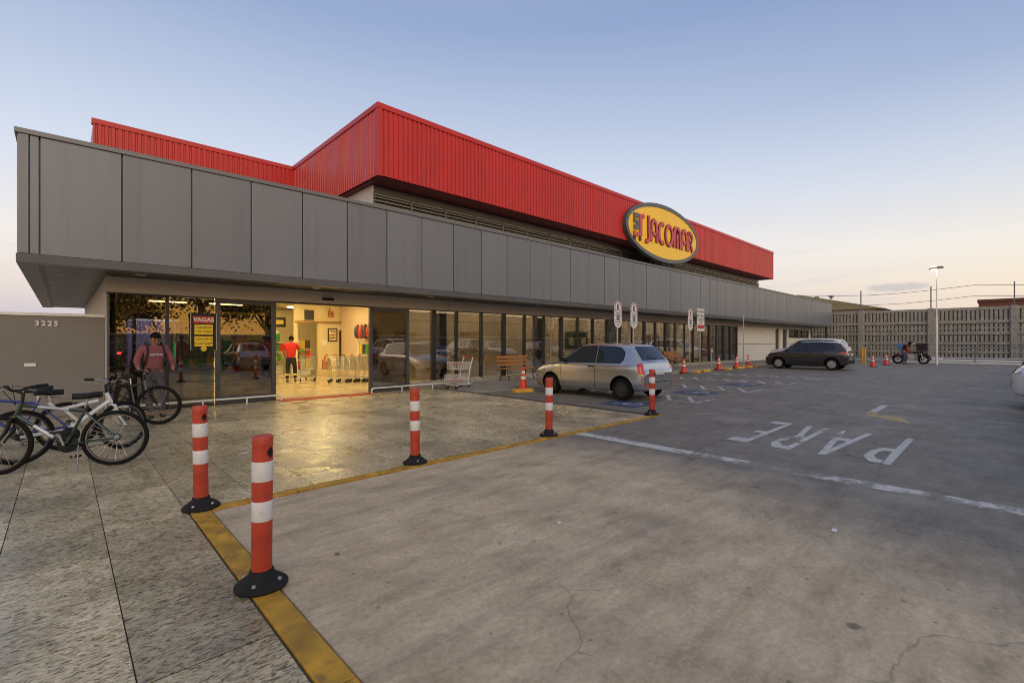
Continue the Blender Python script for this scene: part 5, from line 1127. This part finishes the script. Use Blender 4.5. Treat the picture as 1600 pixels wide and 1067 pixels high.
# ------------------------------------------------------------------ people: skin-modifier figures
def skin_mesh(name, verts, edges, m_, parent, sub=2, root=0):
    me = bpy.data.meshes.new(name); me.from_pydata([v[0] for v in verts], edges, []); o = bpy.data.objects.new(name, me); COL.objects.link(o)
    o.modifiers.new('k', 'SKIN'); sk = me.skin_vertices[0].data
    for i, v in enumerate(verts):
        r = v[1] if isinstance(v[1], tuple) else (v[1], v[1]); sk[i].radius = r; sk[i].use_root = (i == root)
    sbs = o.modifiers.new('s', 'SUBSURF'); sbs.levels = sub; sbs.render_levels = sub
    m2 = eval_mesh(o); bpy.data.objects.remove(o); m2.polygons.foreach_set('use_smooth', [True]*len(m2.polygons)); m2.materials.clear(); m2.materials.append(m_)
    return link(name, m2, parent)
SKIN = mat('brown_skin', (.33,.17,.105), .5, 0, .06, 8); HAIR = mat('black_hair', (.006,.005,.005), .8, spec=.15)
def person(label, loc, rz, J, top, trousers, shoes, sleeves='long', hair=True, group=None, helmet=None):
    """J: joints in local metres, x to the figure's left, -y the way it faces"""
    t = thing('person', label, 'person', loc, rz, group); V = {k: Vector(v) for k, v in J.items()}
    vs = []; ix = {}; ed = []
    def add(k, p, r): ix[k] = len(vs); vs.append((tuple(p), r)); return ix[k]
    def e(a, b): ed.append((ix[a], ix[b]))
    add('pelvis', V['pelvis'], (.13,.10)); add('waist', V['pelvis'].lerp(V['chest'], .5), (.125,.095)); add('chest', V['chest'], (.14,.10)); add('neck', V['neck'], .052); add('chin', V['neck'].lerp(V['head'], .45), (.058,.06)); add('head', V['head'], (.082,.098)); add('crown', V['head'] + (V['head']-V['neck']).normalized()*.085, (.066,.078))
    for a, b in (('pelvis','waist'),('waist','chest'),('chest','neck'),('neck','chin'),('chin','head'),('head','crown')): e(a, b)
    for s_ in 'lr':
        add('sh'+s_, V['sh'+s_], .058); add('el'+s_, V['el'+s_], .042); add('wr'+s_, V['wr'+s_], .027)
        e('chest','sh'+s_); e('sh'+s_,'el'+s_); e('el'+s_,'wr'+s_)
        d = (V['ha'+s_] - V['wr'+s_]); dn = d.normalized(); add('pa'+s_, V['wr'+s_]+dn*.06, (.036,.018)); e('wr'+s_,'pa'+s_)
        add('hp'+s_, V['hp'+s_], .085); add('kn'+s_, V['kn'+s_], .056); add('an'+s_, V['an'+s_], .037); e('pelvis','hp'+s_); e('hp'+s_,'kn'+s_); e('kn'+s_,'an'+s_)
        add('to'+s_, V['an'+s_]+Vector(J.get('toe'+s_, (0,-.14,-.045))), (.034,.025)); e('an'+s_,'to'+s_)
        lat = dn.cross(Vector((0,1,0))); lat = (lat if lat.length > .2 else dn.cross(Vector((1,0,0)))).normalized(); cur = dn.cross(lat).normalized()
        if cur.y > 0: cur = -cur
        for f in range(4):                            # four fingers, curled, unequal
            L_ = (.050,.058,.055,.042)[f]; o_ = V['wr'+s_]+dn*.085+lat*(.027-.018*f)
            add('f%d'%f+s_, o_, .0095); add('g%d'%f+s_, o_+dn*L_*.6+cur*L_*.25, .0085); add('h%d'%f+s_, o_+dn*L_*.85+cur*L_*.8, .0075); e('pa'+s_,'f%d'%f+s_); e('f%d'%f+s_,'g%d'%f+s_); e('g%d'%f+s_,'h%d'%f+s_)
        o_ = V['wr'+s_]+dn*.045+lat*.036; add('th'+s_, o_, .0105); add('ti'+s_, o_+dn*.035+lat*.018+cur*.012, .0085); e('pa'+s_,'th'+s_); e('th'+s_,'ti'+s_)
    skin_mesh('body', vs, ed, SKIN, t)
    # clothes follow the same joints
    cv = [(V['pelvis']+Vector((0,0,-.09)), (.175,.135)), (V['pelvis'].lerp(V['chest'], .4), (.165,.13)), (V['chest'], (.175,.125)), (V['chest'].lerp(V['neck'], .75), (.075,.07))]; ce_ = [(0,1),(1,2),(2,3)]
    for s_ in 'lr':
        k = len(cv); cv.append((V['sh'+s_], .082)); ce_.append((2, k))
        if sleeves == 'long': cv += [(V['el'+s_], .062), (V['el'+s_].lerp(V['wr'+s_], .92), .043)]; ce_ += [(k,k+1),(k+1,k+2)]
        else: cv += [(V['sh'+s_].lerp(V['el'+s_], .7), .066)]; ce_ += [(k,k+1)]
    skin_mesh('top', [(tuple(a), b) for a, b in cv], ce_, top, t)
    tv = [(V['pelvis']+Vector((0,0,.06)), (.15,.115)), (V['pelvis']+Vector((0,0,-.06)), (.15,.115))]; te = [(0,1)]
    for s_ in 'lr':
        k = len(tv); tv += [(V['hp'+s_]+Vector((0,0,-.08)), .098), (V['kn'+s_], .075), (V['an'+s_]+Vector((0,0,.03)), .060)]; te += [(1,k),(k,k+1),(k+1,k+2)]
    skin_mesh('trousers', [(tuple(a), b) for a, b in tv], te, trousers, t)
    for s_ in 'lr':
        a = V['an'+s_]; tv_ = Vector(J.get('toe'+s_, (0,-.14,-.045))); skin_mesh('shoe', [(tuple(a+Vector((0,.035,-.035))), (.044,.038)), (tuple(a+tv_*.5+Vector((0,0,-.02))), (.05,.042)), (tuple(a+tv_*1.1), (.045,.030))], [(0,1),(1,2)], shoes, t)
    up_ = (V['head']-V['neck']).normalized(); fwd = Vector(J.get('face', (0,-1,0))).normalized(); fwd = (fwd - up_*fwd.dot(up_)).normalized(); rt = fwd.cross(up_).normalized()
    HM = Matrix((( rt.x, -fwd.x, up_.x, V['head'].x), (rt.y, -fwd.y, up_.y, V['head'].y), (rt.z, -fwd.z, up_.z, V['head'].z), (0,0,0,1)))   # local: x right, -y forward, z up
    if hair and not helmet:
        mb = MB(); n = 16; rows_ = [(.100,-.03),(.103,.02),(.099,.06),(.080,.10),(.045,.128),(.008,.138)]
        for i, (r_, z_) in enumerate(rows_):
            for k in range(n):
                a = 2*math.pi*k/n; y_ = r_*1.06*math.sin(a); z2 = z_
                if math.sin(a) < -.25 and i == 0: z2 = .055
                if math.sin(a) < -.25 and i == 1: z2 = .066
                mb.v.append((r_*.86*math.cos(a), y_+.008, z2))
        mb.f = [(i*n+k, i*n+(k+1)%n, (i+1)*n+(k+1)%n, (i+1)*n+k) for i in range(len(rows_)-1) for k in range(n)] + [tuple((len(rows_)-1)*n+k for k in range(n))]
        mb.xf(HM).build('hair', HAIR, t, smooth=True)
    for s_ in (-1,1):
        MB().lathe([(.002,-.006),(.0075,-.003),(.0075,.003),(.002,.006)], 10, (.032*s_,-.089,.0), 'y').xf(HM).build('eye', mat('eye_dark', (.02,.015,.012), .2), t, smooth=True)
        bx(.032*s_-.018, .032*s_+.018, -.100, -.090, .022, .026).xf(HM).build('eyebrow', HAIR, t)
        MB().torus((.082*s_,.01,-.01), .020, .008, 'x', 12, 6).xf(HM).build('ear', SKIN, t, smooth=True)
    MB().add([(-.010,-.088,.012),(.010,-.088,.012),(-.017,-.088,-.035),(.017,-.088,-.035),(0,-.115,-.032)], [(0,1,4),(0,4,2),(1,3,4),(2,4,3)]).xf(HM).build('nose', SKIN, t)
    MB().tube([(-.024,-.083,-.062),(0,-.092,-.060),(.024,-.083,-.062)], .006, 6).xf(HM).build('mouth', mat('lips', (.16,.05,.04), .5), t, smooth=True)
    return t, V, HM
MAROON = mat('maroon_sweatshirt', (.20,.062,.070), .85, 0, .12, 9, .2, 60); GREYT = mat('grey_trousers', (.07,.065,.066), .85, 0, .15, 9); REDT = mat('red_shirt', (.52,.016,.014), .8, 0, .1, 8); NAVYT = mat('navy_trousers', (.012,.014,.024), .85); SHOE = mat('dark_shoes', (.02,.018,.018), .6)
face = R(7)
J = dict(pelvis=(0,.04,.92), chest=(0,.03,1.26), neck=(0,-.02,1.43), head=(0,-.075,1.545), shl=(.195,.02,1.36), shr=(-.195,.02,1.36), ell=(.285,-.06,1.10), elr=(-.285,-.02,1.12), wrl=(.20,-.42,.99), wrr=(-.285,-.16,.97), hal=(.15,-.52,.97), har=(-.28,-.25,.92), hpl=(.10,.04,.86), hpr=(-.10,.04,.86), knl=(.13,-.02,.49), knr=(-.09,.0,.49), anl=(.13,.04,.085), anr=(-.07,.0,.085), face=(0,-.9,-.45))
man, V, HM = person('man in maroon sweatshirt with backpack looking down beside his black bicycle', (1.30, 11.56, .004), face, J, MAROON, GREYT, SHOE)
link('chest_lettering', text_mesh('KISTINE', .062, .001, mat('print_white', (.5,.48,.46), .8), .001), man, (0, -.142, 1.235), (R(84), 0, 0))
bp = thing('backpack', 'black backpack on the back of the man in maroon', 'bag', (1.30, 11.56, .004), face)
MB().prism([(-.15,.92),(.15,.92),(.17,1.1),(.15,1.38),(.08,1.44),(-.08,1.44),(-.15,1.38),(-.17,1.1)], .16, .34, 'y').build('pack', mat('backpack_cloth', (.012,.012,.013), .8), bp, bevel=.03)
for s_ in (-1,1): MB().tube([(s_*.12,.17,1.40),(s_*.125,.06,1.475),(s_*.125,-.06,1.42),(s_*.135,-.115,1.28),(s_*.17,-.10,1.10),(s_*.17,.06,1.0),(s_*.13,.18,.98)], .016, 6).build('strap', MATS['backpack_cloth'], bp, smooth=True)
# shop employee seen from behind, pushing a cart
J = dict(pelvis=(0,.0,.92), chest=(0,-.02,1.26), neck=(0,-.03,1.44), head=(0,-.05,1.56), shl=(.19,.0,1.37), shr=(-.19,.0,1.37), ell=(.25,-.05,1.10), elr=(-.26,-.10,1.12), wrl=(.24,-.20,.92), wrr=(-.36,-.36,1.00), hal=(.24,-.28,.88), har=(-.38,-.46,.98), hpl=(.10,0,.86), hpr=(-.10,0,.86), knl=(.11,.02,.48), knr=(-.12,-.06,.48), anl=(.11,.10,.085), anr=(-.13,-.05,.085))
emp, V2, _ = person('shop employee in red shirt and navy trousers pushing a cart inside', (6.05, 18.1, .012), R(150), J, REDT, NAVYT, SHOE, 'short')
for s_ in 'lr': MB().lathe([(.079,-.028),(.080,0),(.078,.028)], 14, tuple(V2['an'+s_]+Vector((0,0,.20)))).build('reflective_cuff', mat('cuff_yellow', (.7,.7,.25), .4), emp, smooth=True)
J2 = dict(J); J2.update(elr=(-.25,0,1.1), wrr=(-.25,-.12,.9), har=(-.25,-.18,.85))
person('second person in red shirt half hidden behind the left door leaf', (5.35, 18.6, .012), R(190), J2, mat('brick_red_shirt', (.36,.03,.02), .8), NAVYT, SHOE, 'short')
shop_cart('shopping cart loaded with cartons pushed by the employee', (6.75, 18.25, .012), R(60), 'cart being pushed')
# ------------------------------------------------------------------ motorcycle and courier at the far verge
mo = thing('motorcycle', 'red and black motorcycle with dark delivery box at far verge', 'motorcycle', (41.3, 4.55, .0), R(97))
def mwheel(x):
    w_ = MB().torus((x,0,.30), .245, .06, 'y', 28, 8).build('wheel', TYRE, mo, smooth=True); MB().torus((x,0,.30), .195, .016, 'y', 24, 6).build('rim', STEEL, w_, smooth=True)
    mb = MB()
    for k in range(10): a = k*math.pi/5; mb.tube([(x,0,.30),(x+.19*math.cos(a),0,.30+.19*math.sin(a))], .006, 4)
    mb.build('spokes', STEEL, w_)
mwheel(-.66); mwheel(.66)
MR = mat('motor_red', (.25,.012,.014), .25, .2, coat=1)
MB().prism([(-.05,.70),(.32,.74),(.40,.88),(.25,.97),(-.02,.90)], -.12, .12, 'y').build('tank', MR, mo, bevel=.03); MB().prism([(-.62,.74),(-.02,.72),(.0,.80),(-.3,.82),(-.65,.86)], -.12, .12, 'y').build('seat', BLACK, mo, bevel=.02)
MB().prism([(-.18,.28),(.22,.28),(.26,.55),(.1,.68),(-.2,.66)], -.13, .13, 'y').build('engine', STEEL, mo, bevel=.02)
MB().tube([(.42,0,.95),(.34,0,.70),(.28,0,.35),(-.15,0,.28),(-.2,0,.7)], .025).tube([(-.2,.1,.7),(-.75,.1,.80)], .018).tube([(-.2,-.1,.7),(-.75,-.1,.80)], .018).tube([(-.15,.09,.3),(-.66,.09,.30)], .022).tube([(-.15,-.09,.3),(-.66,-.09,.30)], .022).build('frame', BLACK, mo, smooth=True)
for s_ in (-1,1): MB().tube([(.42,.08*s_,.98),(.66,.08*s_,.30)], .024).build('fork', STEEL, mo, smooth=True); MB().tube([(-.52,.12*s_,.72),(-.62,.12*s_,.34)], .026).build('shock', STEEL, mo, smooth=True); MB().tube([(.36,.3*s_,1.06),(.40,.36*s_,1.2)], .008).lathe([(.01,-.01),(.06,-.006),(.06,.006),(.01,.01)], 10, (.40,.38*s_,1.24), 'x').build('mirror', STEEL, mo, smooth=True)
MB().tube([(.30,-.36,1.04),(.40,-.2,1.06),(.42,0,1.0),(.40,.2,1.06),(.30,.36,1.04)], .014).build('handlebar', BLACK, mo, smooth=True)
MB().lathe([(.03,-.1),(.09,-.04),(.095,.02),(.02,.04)], 14, (.50,0,.93), 'x').build('headlight', LENS, mo, smooth=True); MB().torus((.66,0,.30), .34, .02, 'y', 24, 6, 3.).build('front_mudguard', MR, mo) if False else MB().tube([(.66+.33*math.cos(R(a)),0,.30+.33*math.sin(R(a))) for a in range(20, 150, 16)], .045, 6).build('front_mudguard', MR, mo, smooth=True)
MB().tube([(-.66+.36*math.cos(R(a)),0,.30+.36*math.sin(R(a))) for a in range(40, 190, 16)], .05, 6).build('rear_mudguard', BLACK, mo, smooth=True); MB().tube([(.1,-.16,.3),(-.4,-.17,.28),(-.85,-.18,.42)], [.022,.035,.04]).build('exhaust', CHROME, mo, smooth=True)
bx(-.88,-.86,-.07,.07,.62,.76).build('tail_light', TAIL, mo)
tag(MB().box(-.3,.3,-.28,.28,0,.52).build('delivery_box', mat('box_dark', (.022,.012,.014), .6), None, bevel=.03, loc=(41.42, 3.98, .87)), 'dark square delivery box on the rear of the motorcycle', 'box')
J = dict(pelvis=(0,.10,.90), chest=(0,-.06,1.18), neck=(0,-.16,1.33), head=(0,-.26,1.42), shl=(.19,-.08,1.27), shr=(-.19,-.08,1.27), ell=(.24,-.22,1.03), elr=(-.24,-.22,1.03), wrl=(.16,-.42,.98), wrr=(-.16,-.42,.98), hal=(.14,-.5,.96), har=(-.14,-.5,.96), hpl=(.10,.08,.84), hpr=(-.10,.08,.84), knl=(.12,-.02,.47), knr=(-.12,.02,.47), anl=(.12,.06,.085), anr=(-.12,.10,.085), face=(0,-1,-.3))
cou, V3, HM = person('courier in helmet and jeans bending beside the motorcycle', (40.75, 4.75, 0), R(-12), J, mat('dark_red_shirt', (.10,.018,.02), .8), mat('blue_jeans', (.045,.075,.13), .85, 0, .15, 9), SHOE, 'short', helmet=True)
MB().lathe([(.09,-.11),(.125,-.05),(.135,.02),(.12,.09),(.07,.135),(.01,.15)], 18).xf(HM).build('helmet', mat('helmet_black', (.02,.018,.02), .25), cou, smooth=True)
MB().add([(-.09,-.12,.0),(.09,-.12,.0),(.10,-.10,.07),(-.10,-.10,.07),(-.07,-.20,.06),(.07,-.20,.06)], [(0,1,5,4),(4,5,2,3),(0,4,3),(1,2,5)]).xf(HM).build('helmet_peak', WHITE, cou)
tag(MB().prism([(-.2,.92),(.2,.92),(.22,1.15),(.18,1.38),(-.18,1.38),(-.22,1.15)], .13, .42, 'y').build('delivery_bag', mat('light_blue_bag', (.10,.22,.42), .6, 0, .2, 5), None, bevel=.04, loc=(40.75, 4.75, 0)), 'light blue delivery bag on the back of the courier', 'bag').rotation_euler = (0, 0, R(-12))
# ------------------------------------------------------------------ trees and sky-blocking building behind the camera, mirrored in the glass
LEAF = mat('dark_foliage', (.035,.05,.018), .7, 0, .4, 3); BARK = mat('bark', (.06,.045,.032), .9, 0, .3, 8, .5, 20)
def tree(label, loc, h, r, seed):
    g = random.Random(seed); t = thing('tree', label, 'tree', loc, 0, 'trees across the street')
    tr_ = MB().tube([(0,0,0),(.05,.05,h*.3),(.0,.1,h*.55),(.1,.1,h*.8)], [.22,.18,.12,.05], 8)
    cl_ = []
    for k in range(9):
        a = g.uniform(0, 6.28); rr = r*g.uniform(.35,.75); p = Vector((rr*math.cos(a), rr*math.sin(a), h*g.uniform(.5,.92))); tr_.tube([(0,.08,h*g.uniform(.28,.5)), p*.6+Vector((0,0,h*.2)), p], [.09,.05,.02], 5); cl_.append(p)
    tr_.build('trunk', BARK, t, smooth=True); mb = MB()
    for k in range(5200):
        c = g.choice(cl_); s_ = r*.45; p = c + Vector((g.gauss(0,s_*.55), g.gauss(0,s_*.55), g.gauss(0,s_*.42))); q = .16
        d = Vector((g.uniform(-1,1), g.uniform(-1,1), g.uniform(-1,1))).normalized(); e_ = d.orthogonal().normalized()
        mb.v += [tuple(p-d*q), tuple(p+e_*q*.5), tuple(p+d*q), tuple(p-e_*q*.5)]; n_ = len(mb.v)-4; mb.f.append((n_, n_+1, n_+2, n_+3))
    o = link('crown', bpy.data.meshes.new('crown'), t); o.data.from_pydata(mb.v, [], mb.f); o.data.materials.append(LEAF); o['kind'] = 'stuff'
for k, (x, y, h, r) in enumerate(((-3.0,-14,4.2,2.6),(2.5,-17,6.5,3.2),(7.5,-16,8.5,4.0),(12.5,-17,7.0,3.4),(-8,-16,6.5,3.0))):
    tree(['low round tree mirrored in the leftmost pane', 'leafy tree mirrored above the man with the bicycle', 'tall leafy tree mirrored in the left door leaf', 'leafy tree mirrored in the right door leaf', 'leafy tree standing left across the street'][k], (x, y, 0), h, r, 20+k)
hs = thing('sky_blocking_building', 'low brown building mirrored in the glass, stretched long to block the orange sky', 'building', (60, -22, 0))
bx(-44, 60, -8, 0, 0, 4.6).build('wall', mat('brown_building', (.11,.075,.05), .85, 0, .3, .6), hs); bx(-44.3, 60.3, -8.3, .3, 4.603, 5.0).build('roof', mat('dark_tile_roof', (.06,.035,.028), .8), hs)  # mirrored building stretched far along the street to keep orange sky off the panes
for k in range(12): bx(-41+k*8, -38+k*8, .01, .05, .9, 2.6).build('window', CGLASS, hs)
hw = thing('street_wall', 'long low dark wall across the street mirrored in the glass', 'wall', (10, -13, 0)); bx(-30, 90, -.1, .1, 0, 1.9).build('wall', mat('dark_wall', (.07,.065,.06), .9, 0, .3, 1), hw); bx(-30, 90, -.14, .14, 1.903, 2.0).build('coping', CONC, hw)
